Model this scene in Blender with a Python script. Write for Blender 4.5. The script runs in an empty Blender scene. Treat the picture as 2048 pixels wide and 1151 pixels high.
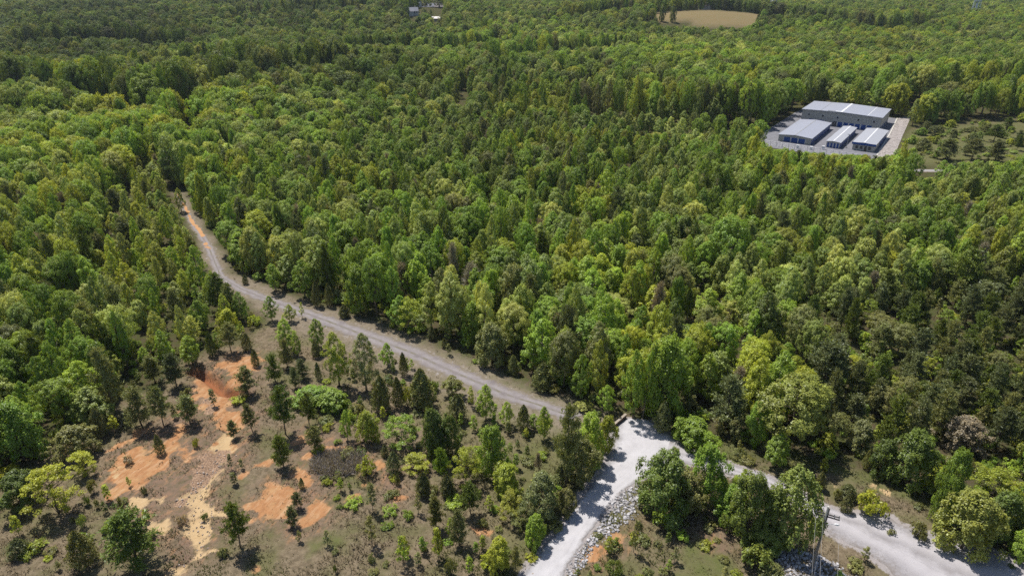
import bpy, math, random
import numpy as np
from mathutils import Vector

# ---------------------------------------------------------------- camera, world, sun, exposure
SC = bpy.context.scene
COL = SC.collection
CAM_H, PITCH, FPX = 72.0, math.radians(26.0), 1365.0        # drone height, tilt, focal length in 2048-px units
cam_d = bpy.data.cameras.new("camera"); cam = bpy.data.objects.new("camera", cam_d); COL.objects.link(cam)
cam_d.sensor_width = 36.0; cam_d.lens = 36.0 * FPX / 2048.0
cam_d.clip_start = 0.5; cam_d.clip_end = 12000
cam.location = (0, 0, CAM_H); cam.rotation_euler = (math.pi / 2 - PITCH, 0, 0)
SC.camera = cam

SUN_EL, SUN_AZ = math.radians(63.0), math.radians(-38.0)     # azimuth from +Y, positive towards +X
world = bpy.data.worlds.new("World"); SC.world = world; world.use_nodes = True
wn = world.node_tree; wn.nodes.clear()
sky = wn.nodes.new("ShaderNodeTexSky"); sky.sky_type = 'NISHITA'; sky.sun_disc = False
sky.sun_elevation = SUN_EL; sky.sun_rotation = SUN_AZ; sky.air_density = 1.0; sky.dust_density = 1.0; sky.altitude = 200
bg = wn.nodes.new("ShaderNodeBackground"); bg.inputs[1].default_value = 0.085
wo = wn.nodes.new("ShaderNodeOutputWorld")
wn.links.new(sky.outputs[0], bg.inputs[0]); wn.links.new(bg.outputs[0], wo.inputs[0])
sun_d = bpy.data.lights.new("sun", 'SUN'); sun_d.energy = 4.5; sun_d.angle = math.radians(0.5); sun_d.color = (1.0, 0.955, 0.88)
sun = bpy.data.objects.new("sun", sun_d); COL.objects.link(sun)
sdir = Vector((math.sin(SUN_AZ) * math.cos(SUN_EL), math.cos(SUN_AZ) * math.cos(SUN_EL), math.sin(SUN_EL)))
sun.rotation_euler = sdir.to_track_quat('Z', 'Y').to_euler()
SC.view_settings.view_transform = 'Standard'; SC.view_settings.look = 'None'
SC.view_settings.exposure = 0.30; SC.view_settings.gamma = 1.0
try:
    cy = SC.cycles
    cy.max_bounces = 5; cy.volume_bounces = 0; cy.diffuse_bounces = 2; cy.glossy_bounces = 2; cy.transmission_bounces = 3; cy.transparent_max_bounces = 4
    cy.caustics_reflective = False; cy.caustics_refractive = False
    cy.use_denoising = False; cy.use_adaptive_sampling = True; cy.adaptive_threshold = 0.02
    cy.sample_clamp_indirect = 2.0; cy.sample_clamp_direct = 2.5
    cy.filter_width = 1.5
except Exception:
    pass

HAZE = 0.00006                                               # density of the air's haze
RNG = np.random.default_rng(7)
R = random.Random(11)

# ---------------------------------------------------------------- noise and ground geometry
def _hash(ix, iy, s):
    n = (ix.astype(np.int64) * 374761393 + iy.astype(np.int64) * 668265263 + s * 974711) & 0x7fffffff
    n = ((n ^ (n >> 13)) * 1274126177) & 0x7fffffff
    return ((n ^ (n >> 16)) & 0xffff) / 65535.0

def vnoise(x, y, scale, seed=0, octaves=1):
    x = np.asarray(x, float); y = np.asarray(y, float)
    out = np.zeros(np.broadcast(x, y).shape); amp = 1.0; tot = 0.0
    for o in range(octaves):
        fx = x / scale; fy = y / scale
        ix = np.floor(fx); iy = np.floor(fy); tx = fx - ix; ty = fy - iy
        tx = tx * tx * (3 - 2 * tx); ty = ty * ty * (3 - 2 * ty)
        s = seed + 31 * o
        a = _hash(ix, iy, s); b = _hash(ix + 1, iy, s); c = _hash(ix, iy + 1, s); d = _hash(ix + 1, iy + 1, s)
        out = out + amp * ((a * (1 - tx) + b * tx) * (1 - ty) + (c * (1 - tx) + d * tx) * ty)
        tot += amp; amp *= 0.5; scale *= 0.5
    return out / tot

def sstep(a, b, x):
    t = np.clip((np.asarray(x, float) - a) / (b - a), 0, 1); return t * t * (3 - 2 * t)

def G(u, v, z=0.0):
    """the ground point (at height z) that stands where pixel u, v of the 2048 x 1151 photograph looks"""
    a = (u - 1024) / FPX; b = (575.5 - v) / FPX
    fwd = math.cos(PITCH) + b * math.sin(PITCH); up = -math.sin(PITCH) + b * math.cos(PITCH)
    s = (z - CAM_H) / up
    return (a * s, fwd * s)

def PJ(x, y, z):
    d = y * math.cos(PITCH) + (CAM_H - z) * math.sin(PITCH); w = -(CAM_H - z) * math.cos(PITCH) + y * math.sin(PITCH)
    return 1024 + FPX * x / d, 575.5 - FPX * w / d, d

def seg_dist(x, y, pts):
    """distance to a polyline, and the position along it (0..1)"""
    x = np.asarray(x, float); y = np.asarray(y, float)
    best = np.full(x.shape, 1e9); along = np.zeros(x.shape); n = len(pts) - 1
    for i in range(n):
        (ax, ay), (bx, by) = pts[i], pts[i + 1]
        dx, dy = bx - ax, by - ay; L = dx * dx + dy * dy + 1e-9
        t = np.clip(((x - ax) * dx + (y - ay) * dy) / L, 0, 1)
        d = np.hypot(x - ax - t * dx, y - ay - t * dy)
        m = d < best; best = np.where(m, d, best); along = np.where(m, (i + t) / n, along)
    return best, along

def in_poly(x, y, poly):
    x = np.asarray(x, float); y = np.asarray(y, float); inside = np.zeros(x.shape, bool)
    n = len(poly); j = n - 1
    for i in range(n):
        xi, yi = poly[i]; xj, yj = poly[j]
        c = ((yi > y) != (yj > y)) & (x < (xj - xi) * (y - yi) / (yj - yi + 1e-12) + xi)
        inside ^= c; j = i
    return inside

def sd_poly(x, y, poly):
    """signed distance, positive inside"""
    d, _ = seg_dist(x, y, list(poly) + [poly[0]])
    return np.where(in_poly(x, y, poly), d, -d)

CROP = {'A': (0, 640, 512 / 1153), 'B': (400, 640, 512 / 1153), 'C': (800, 640, 512 / 1153), 'D': (1200, 640, 512 / 1153),
        'E': (1536, 640, 512 / 1153), 'F': (600, 250, 700 / 2014), 'G': (1300, 250, 748 / 2048), 'H': (0, 250, 700 / 2014), 'P': (0, 0, 1.0)}
def W(reg, pts):
    ox, oy, k = CROP[reg]
    return [G(ox + a * k, oy + b * k) for a, b in pts]

CREEK = [G(*p) for p in [(200, 262), (300, 262), (400, 247), (520, 212), (620, 168)]]
GULLY = W('A', [(930, 240), (1010, 300), (1050, 420), (1010, 560), (950, 680), (880, 800), (870, 930), (870, 1050), (770, 1151)])
SCARP = W('A', [(870, 225), (920, 245), (960, 275), (1000, 315), (1060, 318)])
BANK = W('C', [(1060, 800), (960, 930), (860, 1020), (760, 1140), (700, 1230)])

def HT(x, y):
    x = np.asarray(x, float); y = np.asarray(y, float)
    r = np.hypot(x, y)
    far = sstep(330, 620, r)
    h = far * (9.0 * (vnoise(x, y, 190, 5) - 0.5) + 16.0 * (vnoise(x, y, 420, 9) - 0.5))
    h = h + 13.0 * np.exp(-(((x - 205) / 130) ** 2 + ((y - 765) / 75) ** 2))
    h = h + 12.0 * np.exp(-(((x + 108) / 60) ** 2 + ((y - 850) / 90) ** 2))
    dc, _ = seg_dist(x, y, CREEK); h = h - 4.5 * np.exp(-(dc / 22) ** 2)
    near = y < 140
    if np.any(near):
        dg, _ = seg_dist(x, y, GULLY); ds, _ = seg_dist(x, y, SCARP)
        h = h - near * (0.45 * np.exp(-(dg / 1.3) ** 2) + 1.5 * np.exp(-(ds / 0.9) ** 2))
        h = h + near * (0.30 * (vnoise(x, y, 6.0, 3, 3) - 0.5) + 0.08 * (vnoise(x, y, 0.8, 4) - 0.5))
    return h

def HTs(x, y): return float(HT(np.array([x]), np.array([y]))[0])

# ---------------------------------------------------------------- node helpers and materials
def mat_new(name):
    m = bpy.data.materials.new(name); m.use_nodes = True; m.node_tree.nodes.clear(); return m, m.node_tree.nodes, m.node_tree.links

def nd(N, t, **kw):
    n = N.new(t)
    for k, v in kw.items(): setattr(n, k, v)
    return n

def noise(N, L, scale, detail=4.0, rough=0.55, vec=None):
    n = nd(N, 'ShaderNodeTexNoise'); n.inputs['Scale'].default_value = scale; n.inputs['Detail'].default_value = detail; n.inputs['Roughness'].default_value = rough
    if vec is not None: L.new(vec, n.inputs['Vector'])
    return n.outputs['Fac']

def ramp(N, L, fac, stops):
    r = nd(N, 'ShaderNodeValToRGB'); e = r.color_ramp.elements
    while len(e) < len(stops): e.new(0.5)
    for i, (p, c) in enumerate(stops):
        e[i].position = p; e[i].color = (c[0], c[1], c[2], 1) if not isinstance(c, (int, float)) else (c, c, c, 1)
    L.new(fac, r.inputs[0]); return r.outputs[0]

def mixc(N, L, fac, a, b, typ='MIX'):
    m = nd(N, 'ShaderNodeMix', data_type='RGBA', blend_type=typ)
    for s, v in ((m.inputs[0], fac), (m.inputs[6], a), (m.inputs[7], b)):
        if isinstance(v, (int, float)): s.default_value = v
        elif isinstance(v, tuple): s.default_value = (*v, 1)
        else: L.new(v, s)
    return m.outputs[2]

def mth(N, L, op, a, b=0.0, c=None):
    m = nd(N, 'ShaderNodeMath', operation=op)
    for i, v in enumerate((a, b) if c is None else (a, b, c)):
        if isinstance(v, (int, float)): m.inputs[i].default_value = v
        else: L.new(v, m.inputs[i])
    return m.outputs[0]

def attr(N, name, typ='GEOMETRY', out='Fac'):
    return nd(N, 'ShaderNodeAttribute', attribute_name=name, attribute_type=typ).outputs[out]

def plain(name, col, rough=0.7, var=0.12, scale=3.0, metal=0.0, spec=0.3):
    m, N, L = mat_new(name)
    tc = nd(N, 'ShaderNodeTexCoord').outputs['Object']
    n = noise(N, L, scale, 5, 0.6, tc)
    c = mixc(N, L, n, tuple(v * (1 - var) for v in col), tuple(min(1, v * (1 + var)) for v in col))
    b = nd(N, 'ShaderNodeBsdfPrincipled'); b.inputs['Roughness'].default_value = rough; b.inputs['Metallic'].default_value = metal
    b.inputs['Specular IOR Level'].default_value = spec
    L.new(c, b.inputs['Base Color'])
    o = nd(N, 'ShaderNodeOutputMaterial'); L.new(b.outputs[0], o.inputs[0]); return m

def leaf_material(name, trans=0.40, gloss=0.022, k=2.8):
    m, N, L = mat_new(name)
    tint = attr(N, 'tint', 'INSTANCER', 'Color')
    tone = attr(N, 'tone')
    warm = attr(N, 'warm')
    c = mixc(N, L, 1.0, tint, mixc(N, L, warm, (0.95, 1.0, 1.10), (1.08, 1.03, 0.78)), 'MULTIPLY')
    sc = nd(N, 'ShaderNodeVectorMath', operation='SCALE'); L.new(c, sc.inputs[0]); L.new(mth(N, L, 'MULTIPLY', tone, k), sc.inputs['Scale'])
    c = sc.outputs[0]
    d = nd(N, 'ShaderNodeBsdfDiffuse'); L.new(c, d.inputs[0])
    t = nd(N, 'ShaderNodeBsdfTranslucent'); L.new(mixc(N, L, 1.0, c, (1.25, 1.15, 0.55), 'MULTIPLY'), t.inputs[0])
    mx = nd(N, 'ShaderNodeMixShader'); mx.inputs[0].default_value = trans; L.new(d.outputs[0], mx.inputs[1]); L.new(t.outputs[0], mx.inputs[2])
    g = nd(N, 'ShaderNodeBsdfGlossy'); g.inputs['Roughness'].default_value = 0.42; g.inputs[0].default_value = (0.9, 0.95, 1, 1)
    m2 = nd(N, 'ShaderNodeMixShader'); m2.inputs[0].default_value = gloss; L.new(mx.outputs[0], m2.inputs[1]); L.new(g.outputs[0], m2.inputs[2])
    o = nd(N, 'ShaderNodeOutputMaterial'); L.new(m2.outputs[0], o.inputs[0]); return m

M_LEAF = leaf_material('leaf')
M_NEEDLE = leaf_material('needle', 0.25, 0.02, 2.6)
M_BARK = plain('bark', (0.13, 0.105, 0.08), 0.9, 0.4, 2.0, 0, 0.1)
M_PALEBARK = plain('pale_bark', (0.24, 0.21, 0.18), 0.9, 0.3, 2.0, 0, 0.1)

# ---------------------------------------------------------------- mesh helpers
def mesh_np(name, V, F, mats, attrs=None, mat_idx=None, smooth=False):
    """V n x 3; F list of arrays (m x 3 or m x 4); attrs {name: per-face float array} or {name: ('POINT', arr)}"""
    me = bpy.data.meshes.new(name)
    V = np.asarray(V, np.float32).reshape(-1, 3)
    Fs = [np.asarray(f, np.int32) for f in (F if isinstance(F, list) else [F]) if len(f)]
    me.vertices.add(len(V)); me.vertices.foreach_set('co', V.ravel())
    tot = np.concatenate([np.full(len(f), f.shape[1], np.int32) for f in Fs])
    loops = np.concatenate([f.ravel() for f in Fs])
    me.loops.add(len(loops)); me.loops.foreach_set('vertex_index', loops)
    me.polygons.add(len(tot)); st = np.zeros(len(tot), np.int32); st[1:] = np.cumsum(tot)[:-1]
    me.polygons.foreach_set('loop_start', st)
    try: me.polygons.foreach_set('loop_total', tot)
    except Exception: pass
    for m in (mats if isinstance(mats, (list, tuple)) else [mats]): me.materials.append(m)
    if mat_idx is not None: me.polygons.foreach_set('material_index', np.asarray(mat_idx, np.int32))
    me.polygons.foreach_set('use_smooth', np.full(len(tot), bool(smooth)))
    for k, v in (attrs or {}).items():
        dom = 'FACE'
        if isinstance(v, tuple): dom, v = v
        v = np.asarray(v, np.float32)
        if v.ndim == 2: a = me.attributes.new(k, 'FLOAT_VECTOR', dom); a.data.foreach_set('vector', v.ravel())
        else: a = me.attributes.new(k, 'FLOAT', dom); a.data.foreach_set('value', v)
    me.update(calc_edges=True); me.validate(); return me

class MB:
    """collects quads / tris with material slots"""
    def __init__(s): s.V = []; s.Q = []; s.T = []; s.qm = []; s.tm = []
    def add(s, V, Q=(), T=(), m=0):
        o = len(s.V); s.V += [tuple(v) for v in V]
        s.Q += [tuple(o + i for i in q) for q in Q]; s.qm += [m] * len(Q)
        s.T += [tuple(o + i for i in t) for t in T]; s.tm += [m] * len(T)
    def hexa(s, b, t, m=0):
        """b, t: four bottom and four top corners, counter-clockwise seen from above"""
        s.add(list(b) + list(t), [(3, 2, 1, 0), (4, 5, 6, 7), (0, 1, 5, 4), (1, 2, 6, 5), (2, 3, 7, 6), (3, 0, 4, 7)], m=m)
    def box(s, x0, x1, y0, y1, z0, z1, m=0):
        s.hexa([(x0, y0, z0), (x1, y0, z0), (x1, y1, z0), (x0, y1, z0)], [(x0, y0, z1), (x1, y0, z1), (x1, y1, z1), (x0, y1, z1)], m)
    def tube(s, pts, rad, n=7, m=0, caps=True):
        pts = [Vector(p) for p in pts]; rings = []
        for i, p in enumerate(pts):
            d = (pts[min(i + 1, len(pts) - 1)] - pts[max(i - 1, 0)]).normalized()
            a = d.cross(Vector((0, 0, 1)) if abs(d.z) < 0.9 else Vector((1, 0, 0))).normalized(); b = d.cross(a)
            r = rad[i] if isinstance(rad, (list, tuple)) else rad
            rings.append([p + a * (r * math.cos(2 * math.pi * k / n)) + b * (r * math.sin(2 * math.pi * k / n)) for k in range(n)])
        V = [v for rg in rings for v in rg]; Q = []
        for i in range(len(pts) - 1):
            for k in range(n): Q.append((i * n + k, i * n + (k + 1) % n, (i + 1) * n + (k + 1) % n, (i + 1) * n + k))
        T = []
        if caps:
            V += [pts[0], pts[-1]]; c0, c1 = len(V) - 2, len(V) - 1; e = (len(pts) - 1) * n
            for k in range(n): T += [(c0, (k + 1) % n, k), (c1, e + k, e + (k + 1) % n)]
        s.add(V, Q, T, m)
    def mesh(s, name, mats, smooth=False):
        F = []; mi = []
        if s.Q: F.append(np.array(s.Q)); mi += s.qm
        if s.T: F.append(np.array(s.T)); mi += s.tm
        return mesh_np(name, s.V, F, mats, None, mi, smooth)

def link(name, me, parent=None, loc=(0, 0, 0)):
    o = bpy.data.objects.new(name, me); COL.objects.link(o); o.location = loc
    if parent is not None: o.parent = parent
    return o

def thing(name, label, cat, loc=(0, 0, 0), rz=0.0, group=None, me=None):
    o = bpy.data.objects.new(name, me); COL.objects.link(o); o.location = loc; o.rotation_euler = (0, 0, rz)
    if me is None: o.empty_display_size = 0.3
    o['label'] = label; o['category'] = cat
    if group: o['group'] = group
    return o

def setk(o, kind, label=None):
    o['kind'] = kind
    if label: o['label'] = label
    return o
#@@PART2@@
# ---------------------------------------------------------------- where clay, gravel and clearings lie (ground plan)
CLAY = [W('A', p) for p in [
    [(470, 680), (510, 610), (600, 570), (690, 600), (740, 540), (800, 480), (835, 490), (800, 560), (760, 640), (720, 700), (640, 740), (560, 780), (510, 800), (480, 740)],
    [(860, 350), (880, 280), (930, 230), (960, 260), (1000, 310), (1060, 320), (1010, 345), (1050, 400), (1110, 420), (1120, 480), (1040, 520), (1060, 560), (1010, 600), (960, 600), (950, 560), (1000, 500), (980, 440), (930, 400), (900, 360)],
    [(980, 190), (1060, 160), (1153, 150), (1180, 190), (1153, 230), (1100, 250), (1060, 310), (1010, 290), (1030, 230)],
    [(470, 590), (560, 540), (640, 490), (650, 500), (560, 570), (480, 600)],
    [(800, 600), (830, 570), (870, 580), (850, 620), (810, 630)],
    [(870, 660), (910, 630), (930, 640), (880, 680)], [(1075, 690), (1140, 650), (1160, 655), (1090, 700)]]] + [W('B', p) for p in [
    [(210, 830), (270, 800), (310, 735), (360, 725), (440, 770), (470, 720), (390, 685), (450, 670), (500, 710), (490, 770), (440, 800), (420, 860), (380, 890), (300, 900), (240, 895), (250, 860)],
    [(425, 970), (450, 890), (480, 860), (460, 850), (520, 800), (590, 840), (550, 890), (480, 940)],
    [(430, 560), (420, 530), (480, 505), (535, 490), (520, 510), (460, 550)],
    [(430, 612), (500, 590), (495, 615), (470, 630)],
    [(580, 592), (560, 580), (610, 565), (680, 575), (710, 600), (660, 592)],
    [(175, 692), (230, 650), (330, 622), (332, 642), (250, 672), (190, 697)],
    [(780, 640), (800, 630), (840, 655), (830, 682), (800, 662)],
    [(640, 802), (740, 755), (757, 770), (700, 802), (650, 812)],
    [(870, 800), (900, 775), (925, 790), (900, 812)], [(230, 1130), (255, 1112), (270, 1125), (240, 1148)]]] + [W('C', p) for p in [
    [(320, 940), (350, 920), (420, 940), (410, 980), (350, 955)],
    [(795, 1140), (850, 1040), (880, 1010), (900, 1020), (870, 1070), (850, 1110), (815, 1150)], [(930, 985), (960, 968), (1020, 965), (1035, 985), (990, 1005), (950, 1010)]]]
PALE = [W('A', p) for p in [
    [(870, 740), (960, 660), (1010, 640), (980, 720), (940, 740), (915, 800), (990, 850), (1020, 880), (960, 890), (950, 970), (930, 1010), (980, 1040), (880, 1070), (830, 1110), (790, 1151), (750, 1155), (800, 1100), (850, 1060), (840, 960), (830, 930), (870, 890), (860, 840), (780, 850), (800, 810)],
    [(560, 830), (640, 790), (720, 790), (740, 810), (680, 840), (620, 870)],
    [(720, 900), (750, 890), (765, 940), (740, 970), (700, 960), (690, 920)],
    [(950, 560), (1000, 500), (1050, 520), (1060, 600), (1000, 660), (950, 640)], [(470, 690), (520, 650), (560, 660), (520, 710)]]] + [W('E', [(470, 745), (550, 775), (545, 790), (480, 760)]), W('E', [(270, 720), (330, 742), (320, 752), (265, 732)])]
STONY = [W('A', p) for p in [[(900, 600), (1000, 570), (1060, 610), (1000, 640), (880, 790), (820, 850), (790, 830), (850, 740)], [(910, 350), (960, 350), (985, 400), (930, 420)]]]
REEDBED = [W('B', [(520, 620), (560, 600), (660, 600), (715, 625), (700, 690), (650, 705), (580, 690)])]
BARE = [W('A', [(430, 690), (500, 590), (700, 460), (850, 330), (900, 200), (1060, 130), (1190, 150), (1160, 300), (1180, 480), (1100, 640), (1010, 760), (1040, 900), (960, 1060), (800, 1151), (740, 1151), (720, 1000), (540, 880)]), W('B', [(190, 840), (300, 700), (420, 640), (520, 660), (620, 800), (600, 900), (430, 990), (230, 910)]), W('C', [(770, 1151), (850, 1010), (930, 950), (1080, 930), (1100, 1000), (980, 1060), (880, 1151)]), W('D', [(440, 950), (530, 935), (620, 1010), (600, 1060), (480, 1030)]), W('B', [(400, 480), (560, 470), (720, 560), (860, 620), (960, 800), (860, 830), (700, 640), (420, 640)])]
CLEAR_G = [[G(*p) for p in [(1800, 262), (1870, 248), (2120, 236), (2120, 345), (1960, 350), (1800, 350)]]]
GREEN = [W('D', p) for p in [[(300, 1180), (380, 1060), (430, 980), (500, 1000), (600, 1080), (640, 1180)], [(520, 600), (560, 540), (740, 560), (760, 620), (600, 650)], [(740, 660), (1060, 590), (1153, 620), (1153, 700), (1000, 690)]]] + \
        [W('E', p) for p in [[(200, 640), (380, 590), (480, 700), (620, 740), (760, 800), (740, 850), (560, 790), (420, 730), (260, 690)]]] + \
        [W('B', p) for p in [[(630, 820), (760, 780), (770, 800), (660, 850)], [(470, 1000), (620, 960), (640, 1010), (500, 1050)], [(560, 630), (700, 690), (720, 740), (640, 730)]]]

ROAD_L = [(960, 1260), (1040, 1151), (1088, 1090), (1130, 1035), (1165, 985), (1192, 945), (1212, 908), (1220, 872), (1230, 848), (1250, 836)]
ROAD_R = [(1080, 1260), (1128, 1151), (1152, 1110), (1185, 1058), (1215, 1018), (1250, 980), (1295, 950), (1345, 925), (1372, 898), (1345, 868), (1300, 842)]
LOT_L = [(1340, 880), (1400, 905), (1450, 922), (1482, 934), (1530, 948), (1580, 970), (1640, 1006), (1700, 1024), (1775, 1022), (1795, 1045), (1880, 1070), (1990, 1100), (2100, 1130), (2300, 1180)]
LOT_R = [(1330, 918), (1396, 932), (1440, 944), (1480, 955), (1550, 982), (1612, 1022), (1655, 1066), (1690, 1086), (1730, 1106), (1775, 1140), (1800, 1165), (1850, 1200), (1950, 1260), (2100, 1330)]
TRK_L = [(1175, 828), (1090, 800), (1000, 765), (930, 735), (850, 697), (760, 664), (690, 640), (620, 617), (540, 590), (490, 572), (455, 552), (442, 525), (430, 495), (408, 462), (394, 448), (382, 425), (368, 402), (358, 380)]
TRK_R = [(1125, 842), (1060, 818), (980, 795), (900, 760), (820, 724), (740, 692), (660, 660), (590, 632), (520, 605), (470, 582), (430, 555), (416, 520), (403, 490), (390, 466), (378, 448), (368, 428), (358, 405), (348, 382)]
def resample(P, n):
    P = np.array(P, float); s = np.concatenate([[0], np.cumsum(np.hypot(*np.diff(P, axis=0).T))]); t = np.linspace(0, s[-1], n)
    return np.stack([np.interp(t, s, P[:, 0]), np.interp(t, s, P[:, 1])], 1)
def smooth(P, it=2):
    for _ in range(it):
        Q = P.copy(); Q[1:-1] = 0.25 * P[:-2] + 0.5 * P[1:-1] + 0.25 * P[2:]; P = Q
    return P
def edges(Lp, Rp, n):
    return smooth(resample([G(*p) for p in Lp], n), 6), smooth(resample([G(*p) for p in Rp], n), 6)
ROAD_E, LOT_E, TRK_E = edges(ROAD_L, ROAD_R, 260), edges(LOT_L, LOT_R, 260), edges(TRK_L, TRK_R, 420)
def ring(E): return [tuple(p) for p in E[0][::6]] + [tuple(p) for p in E[1][::-6]]
ROAD_P, LOT_P, TRK_P = ring(ROAD_E), ring(LOT_E), ring(TRK_E)

OPEN = [G(*p) for p in [(-60, 1400), (-40, 1000), (60, 950), (140, 880), (190, 835), (250, 800), (320, 775), (355, 730), (420, 705), (490, 680), (530, 640), (440, 565), (410, 522), (390, 465), (356, 400), (352, 385), (368, 385), (394, 430), (426, 478),
        (458, 548), (530, 572), (640, 612), (760, 652), (880, 694), (980, 732), (1080, 785), (1180, 812), (1260, 835), (1380, 880), (1440, 880), (1520, 915), (1600, 925), (1700, 930), (1780, 965), (1830, 1000), (1900, 1080), (2100, 1130), (2100, 1400)]]
YARD_E1, YARD_E2 = np.array([0.82, -0.573]), np.array([0.573, 0.82])
def YD(a, b):
    """storage-yard frame: a metres along the fronts, b metres back, from the big building's front corner"""
    p = np.array([137.9, 328.0]) + a * YARD_E1 + b * YARD_E2; return (float(p[0]), float(p[1]))
YARD = [YD(-8, 24), YD(-6, 32), YD(12, 33), YD(36.4, 36), YD(38.6, 0), YD(40.4, -42), YD(41, -58), YD(-9, -56), YD(-8.5, -42)]
STONEBANK = [YD(36.9, 38), YD(41.5, 46), YD(44, 0), YD(46.5, -42), YD(47, -58), YD(41.5, -58), YD(40.9, -42), YD(39.1, 0)]
CLEAR_R = [G(*p) for p in [(1815, 258), (1870, 248), (2120, 236), (2120, 335), (1960, 335), (1830, 330), (1800, 312)]]
FAR_ROAD = [G(1780, 336), G(1830, 341), G(1910, 342), G(2000, 350)]
FIELD_FAR = [(148, 722), (178, 708), (225, 702), (268, 716), (294, 742), (272, 764), (215, 774), (172, 769), (138, 748)]
GAP_CREEK = [G(*p) for p in [(300, 264), (345, 254), (400, 245), (440, 236)]]
GAP_MID = [G(*p) for p in [(1190, 252), (1280, 256), (1380, 262), (1530, 266)]]
GAPS_FAR = [[G(*p) for p in q] for q in ([(300, 168), (420, 158), (520, 196), (650, 186)], [(690, 132), (800, 122), (900, 132), (1000, 110)], [(-40, 205), (150, 238), (300, 264)],
    [(1000, 154), (1100, 134), (1250, 124)], [(1640, 72), (1760, 84), (1850, 74)], [(1840, 226), (1950, 214), (2080, 206)], [(60, 120), (200, 108), (330, 118)], [(1150, 70), (1260, 64)], [(480, 70), (600, 62), (720, 58)])]
GAP_SMALL = [G(905, 205), G(928, 196), G(940, 186)]
PINES = [G(*p) for p in [(1560, 690), (1600, 640), (1720, 620), (1850, 590), (1960, 570), (2130, 560), (2130, 960), (1930, 945), (1790, 930), (1700, 905), (1620, 880), (1650, 800), (1640, 740)]]

def blend_mask(polys, x, y, soft=0.45, jag=1.5, seed=1):
    m = np.zeros(x.shape)
    n = jag * (vnoise(x, y, 1.6, seed, 3) - 0.5) * 1.6
    for p in polys:
        P = np.array(p); lo = P.min(0) - 2.5; hi = P.max(0) + 2.5
        k = np.nonzero((x > lo[0]) & (x < hi[0]) & (y > lo[1]) & (y < hi[1]))[0]
        if len(k): m[k] = np.maximum(m[k], sstep(-soft, soft, sd_poly(x[k], y[k], p) + n[k]))
    return m

def ground_masks(x, y):
    A = {}
    A['clay'] = blend_mask(CLAY, x, y, 0.8, 2.6, 1)
    A['pale'] = blend_mask(PALE, x, y, 0.8, 2.0, 2)
    A['stony'] = blend_mask(STONY, x, y, 0.8, 2.0, 6)
    A['green'] = np.maximum(0.9 * blend_mask(CLEAR_G, x, y, 2.0, 3.0, 18), np.maximum(blend_mask(GREEN, x, y, 1.2, 1.6, 3), 0.75 * sstep(-14, 6, x + 0.25 * (y - 80) + 16 * (vnoise(x, y, 9, 15, 2) - 0.5)) * sstep(22, 12, x)))
    A['bare'] = blend_mask(BARE, x, y, 2.2, 2.6, 16)
    k_ = np.nonzero((y < 130) & (np.abs(x + 42) < 40))[0]; sc_ = np.zeros(x.shape); sc_[k_] = np.exp(-(seg_dist(x[k_], y[k_], SCARP)[0] / 1.2) ** 2); A['scarp'] = sc_
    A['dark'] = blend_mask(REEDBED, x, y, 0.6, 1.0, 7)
    d = np.full(x.shape, -99.0)
    k = np.nonzero(y < 260)[0]
    for p in (ROAD_P, LOT_P): d[k] = np.maximum(d[k], sd_poly(x[k], y[k], p))
    dt = np.full(x.shape, -99.0); dt[k] = sd_poly(x[k], y[k], TRK_P)
    A['gravel'] = np.maximum(sstep(-1.3, 0.2, d + 0.9 * (vnoise(x, y, 0.9, 8, 2) - 0.5)), 0.45 * sstep(-1.2, 0.3, dt + 1.4 * (vnoise(x, y, 1.2, 9, 2) - 0.5)))
    A['verge'] = sstep(-7.0, -2.0, dt)
    f = np.ones(x.shape)
    for p in (OPEN, CLEAR_R):
        f = np.minimum(f, 1 - sstep(-2.5, 2.0, sd_poly(x, y, p) + 2.5 * (vnoise(x, y, 5, 12) - 0.5)))
    f = np.minimum(f, 1 - sstep(-3, 3, sd_poly(x, y, FIELD_FAR)))
    A['forest'] = f
    A['tan'] = sstep(-3, 3, sd_poly(x, y, FIELD_FAR))
    return A

def build_ground():
    ys = list(np.arange(-300, 30, 30.0)) + list(np.arange(30, 47, 3.0)) + list(np.arange(47, 140, 0.40))
    yv = 140.0
    while yv < 2600: yv *= 1.0042 if yv < 230 else 1.03; ys.append(yv)
    ys = np.array(ys); n = 430; t = np.linspace(-1, 1, n)
    half = np.where(ys < 30, 190.0, np.where(ys < 47, 190 - (ys - 30) / 17 * 118, 0.86 * ys + 31.6))
    X = (half[:, None] * t[None, :]); Y = np.repeat(ys[:, None], n, 1)
    x, y = X.ravel(), Y.ravel(); z = HT(x, y)
    r, c = len(ys), n
    i = (np.arange(r - 1)[:, None] * c + np.arange(c - 1)[None, :]).ravel()
    F = np.stack([i, i + 1, i + c + 1, i + c], 1)
    me = mesh_np('ground', np.stack([x, y, z], 1), F, ground_material(), {k: ('POINT', v) for k, v in ground_masks(x, y).items()}, None, True)
    return setk(link('ground', me), 'structure')

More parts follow.
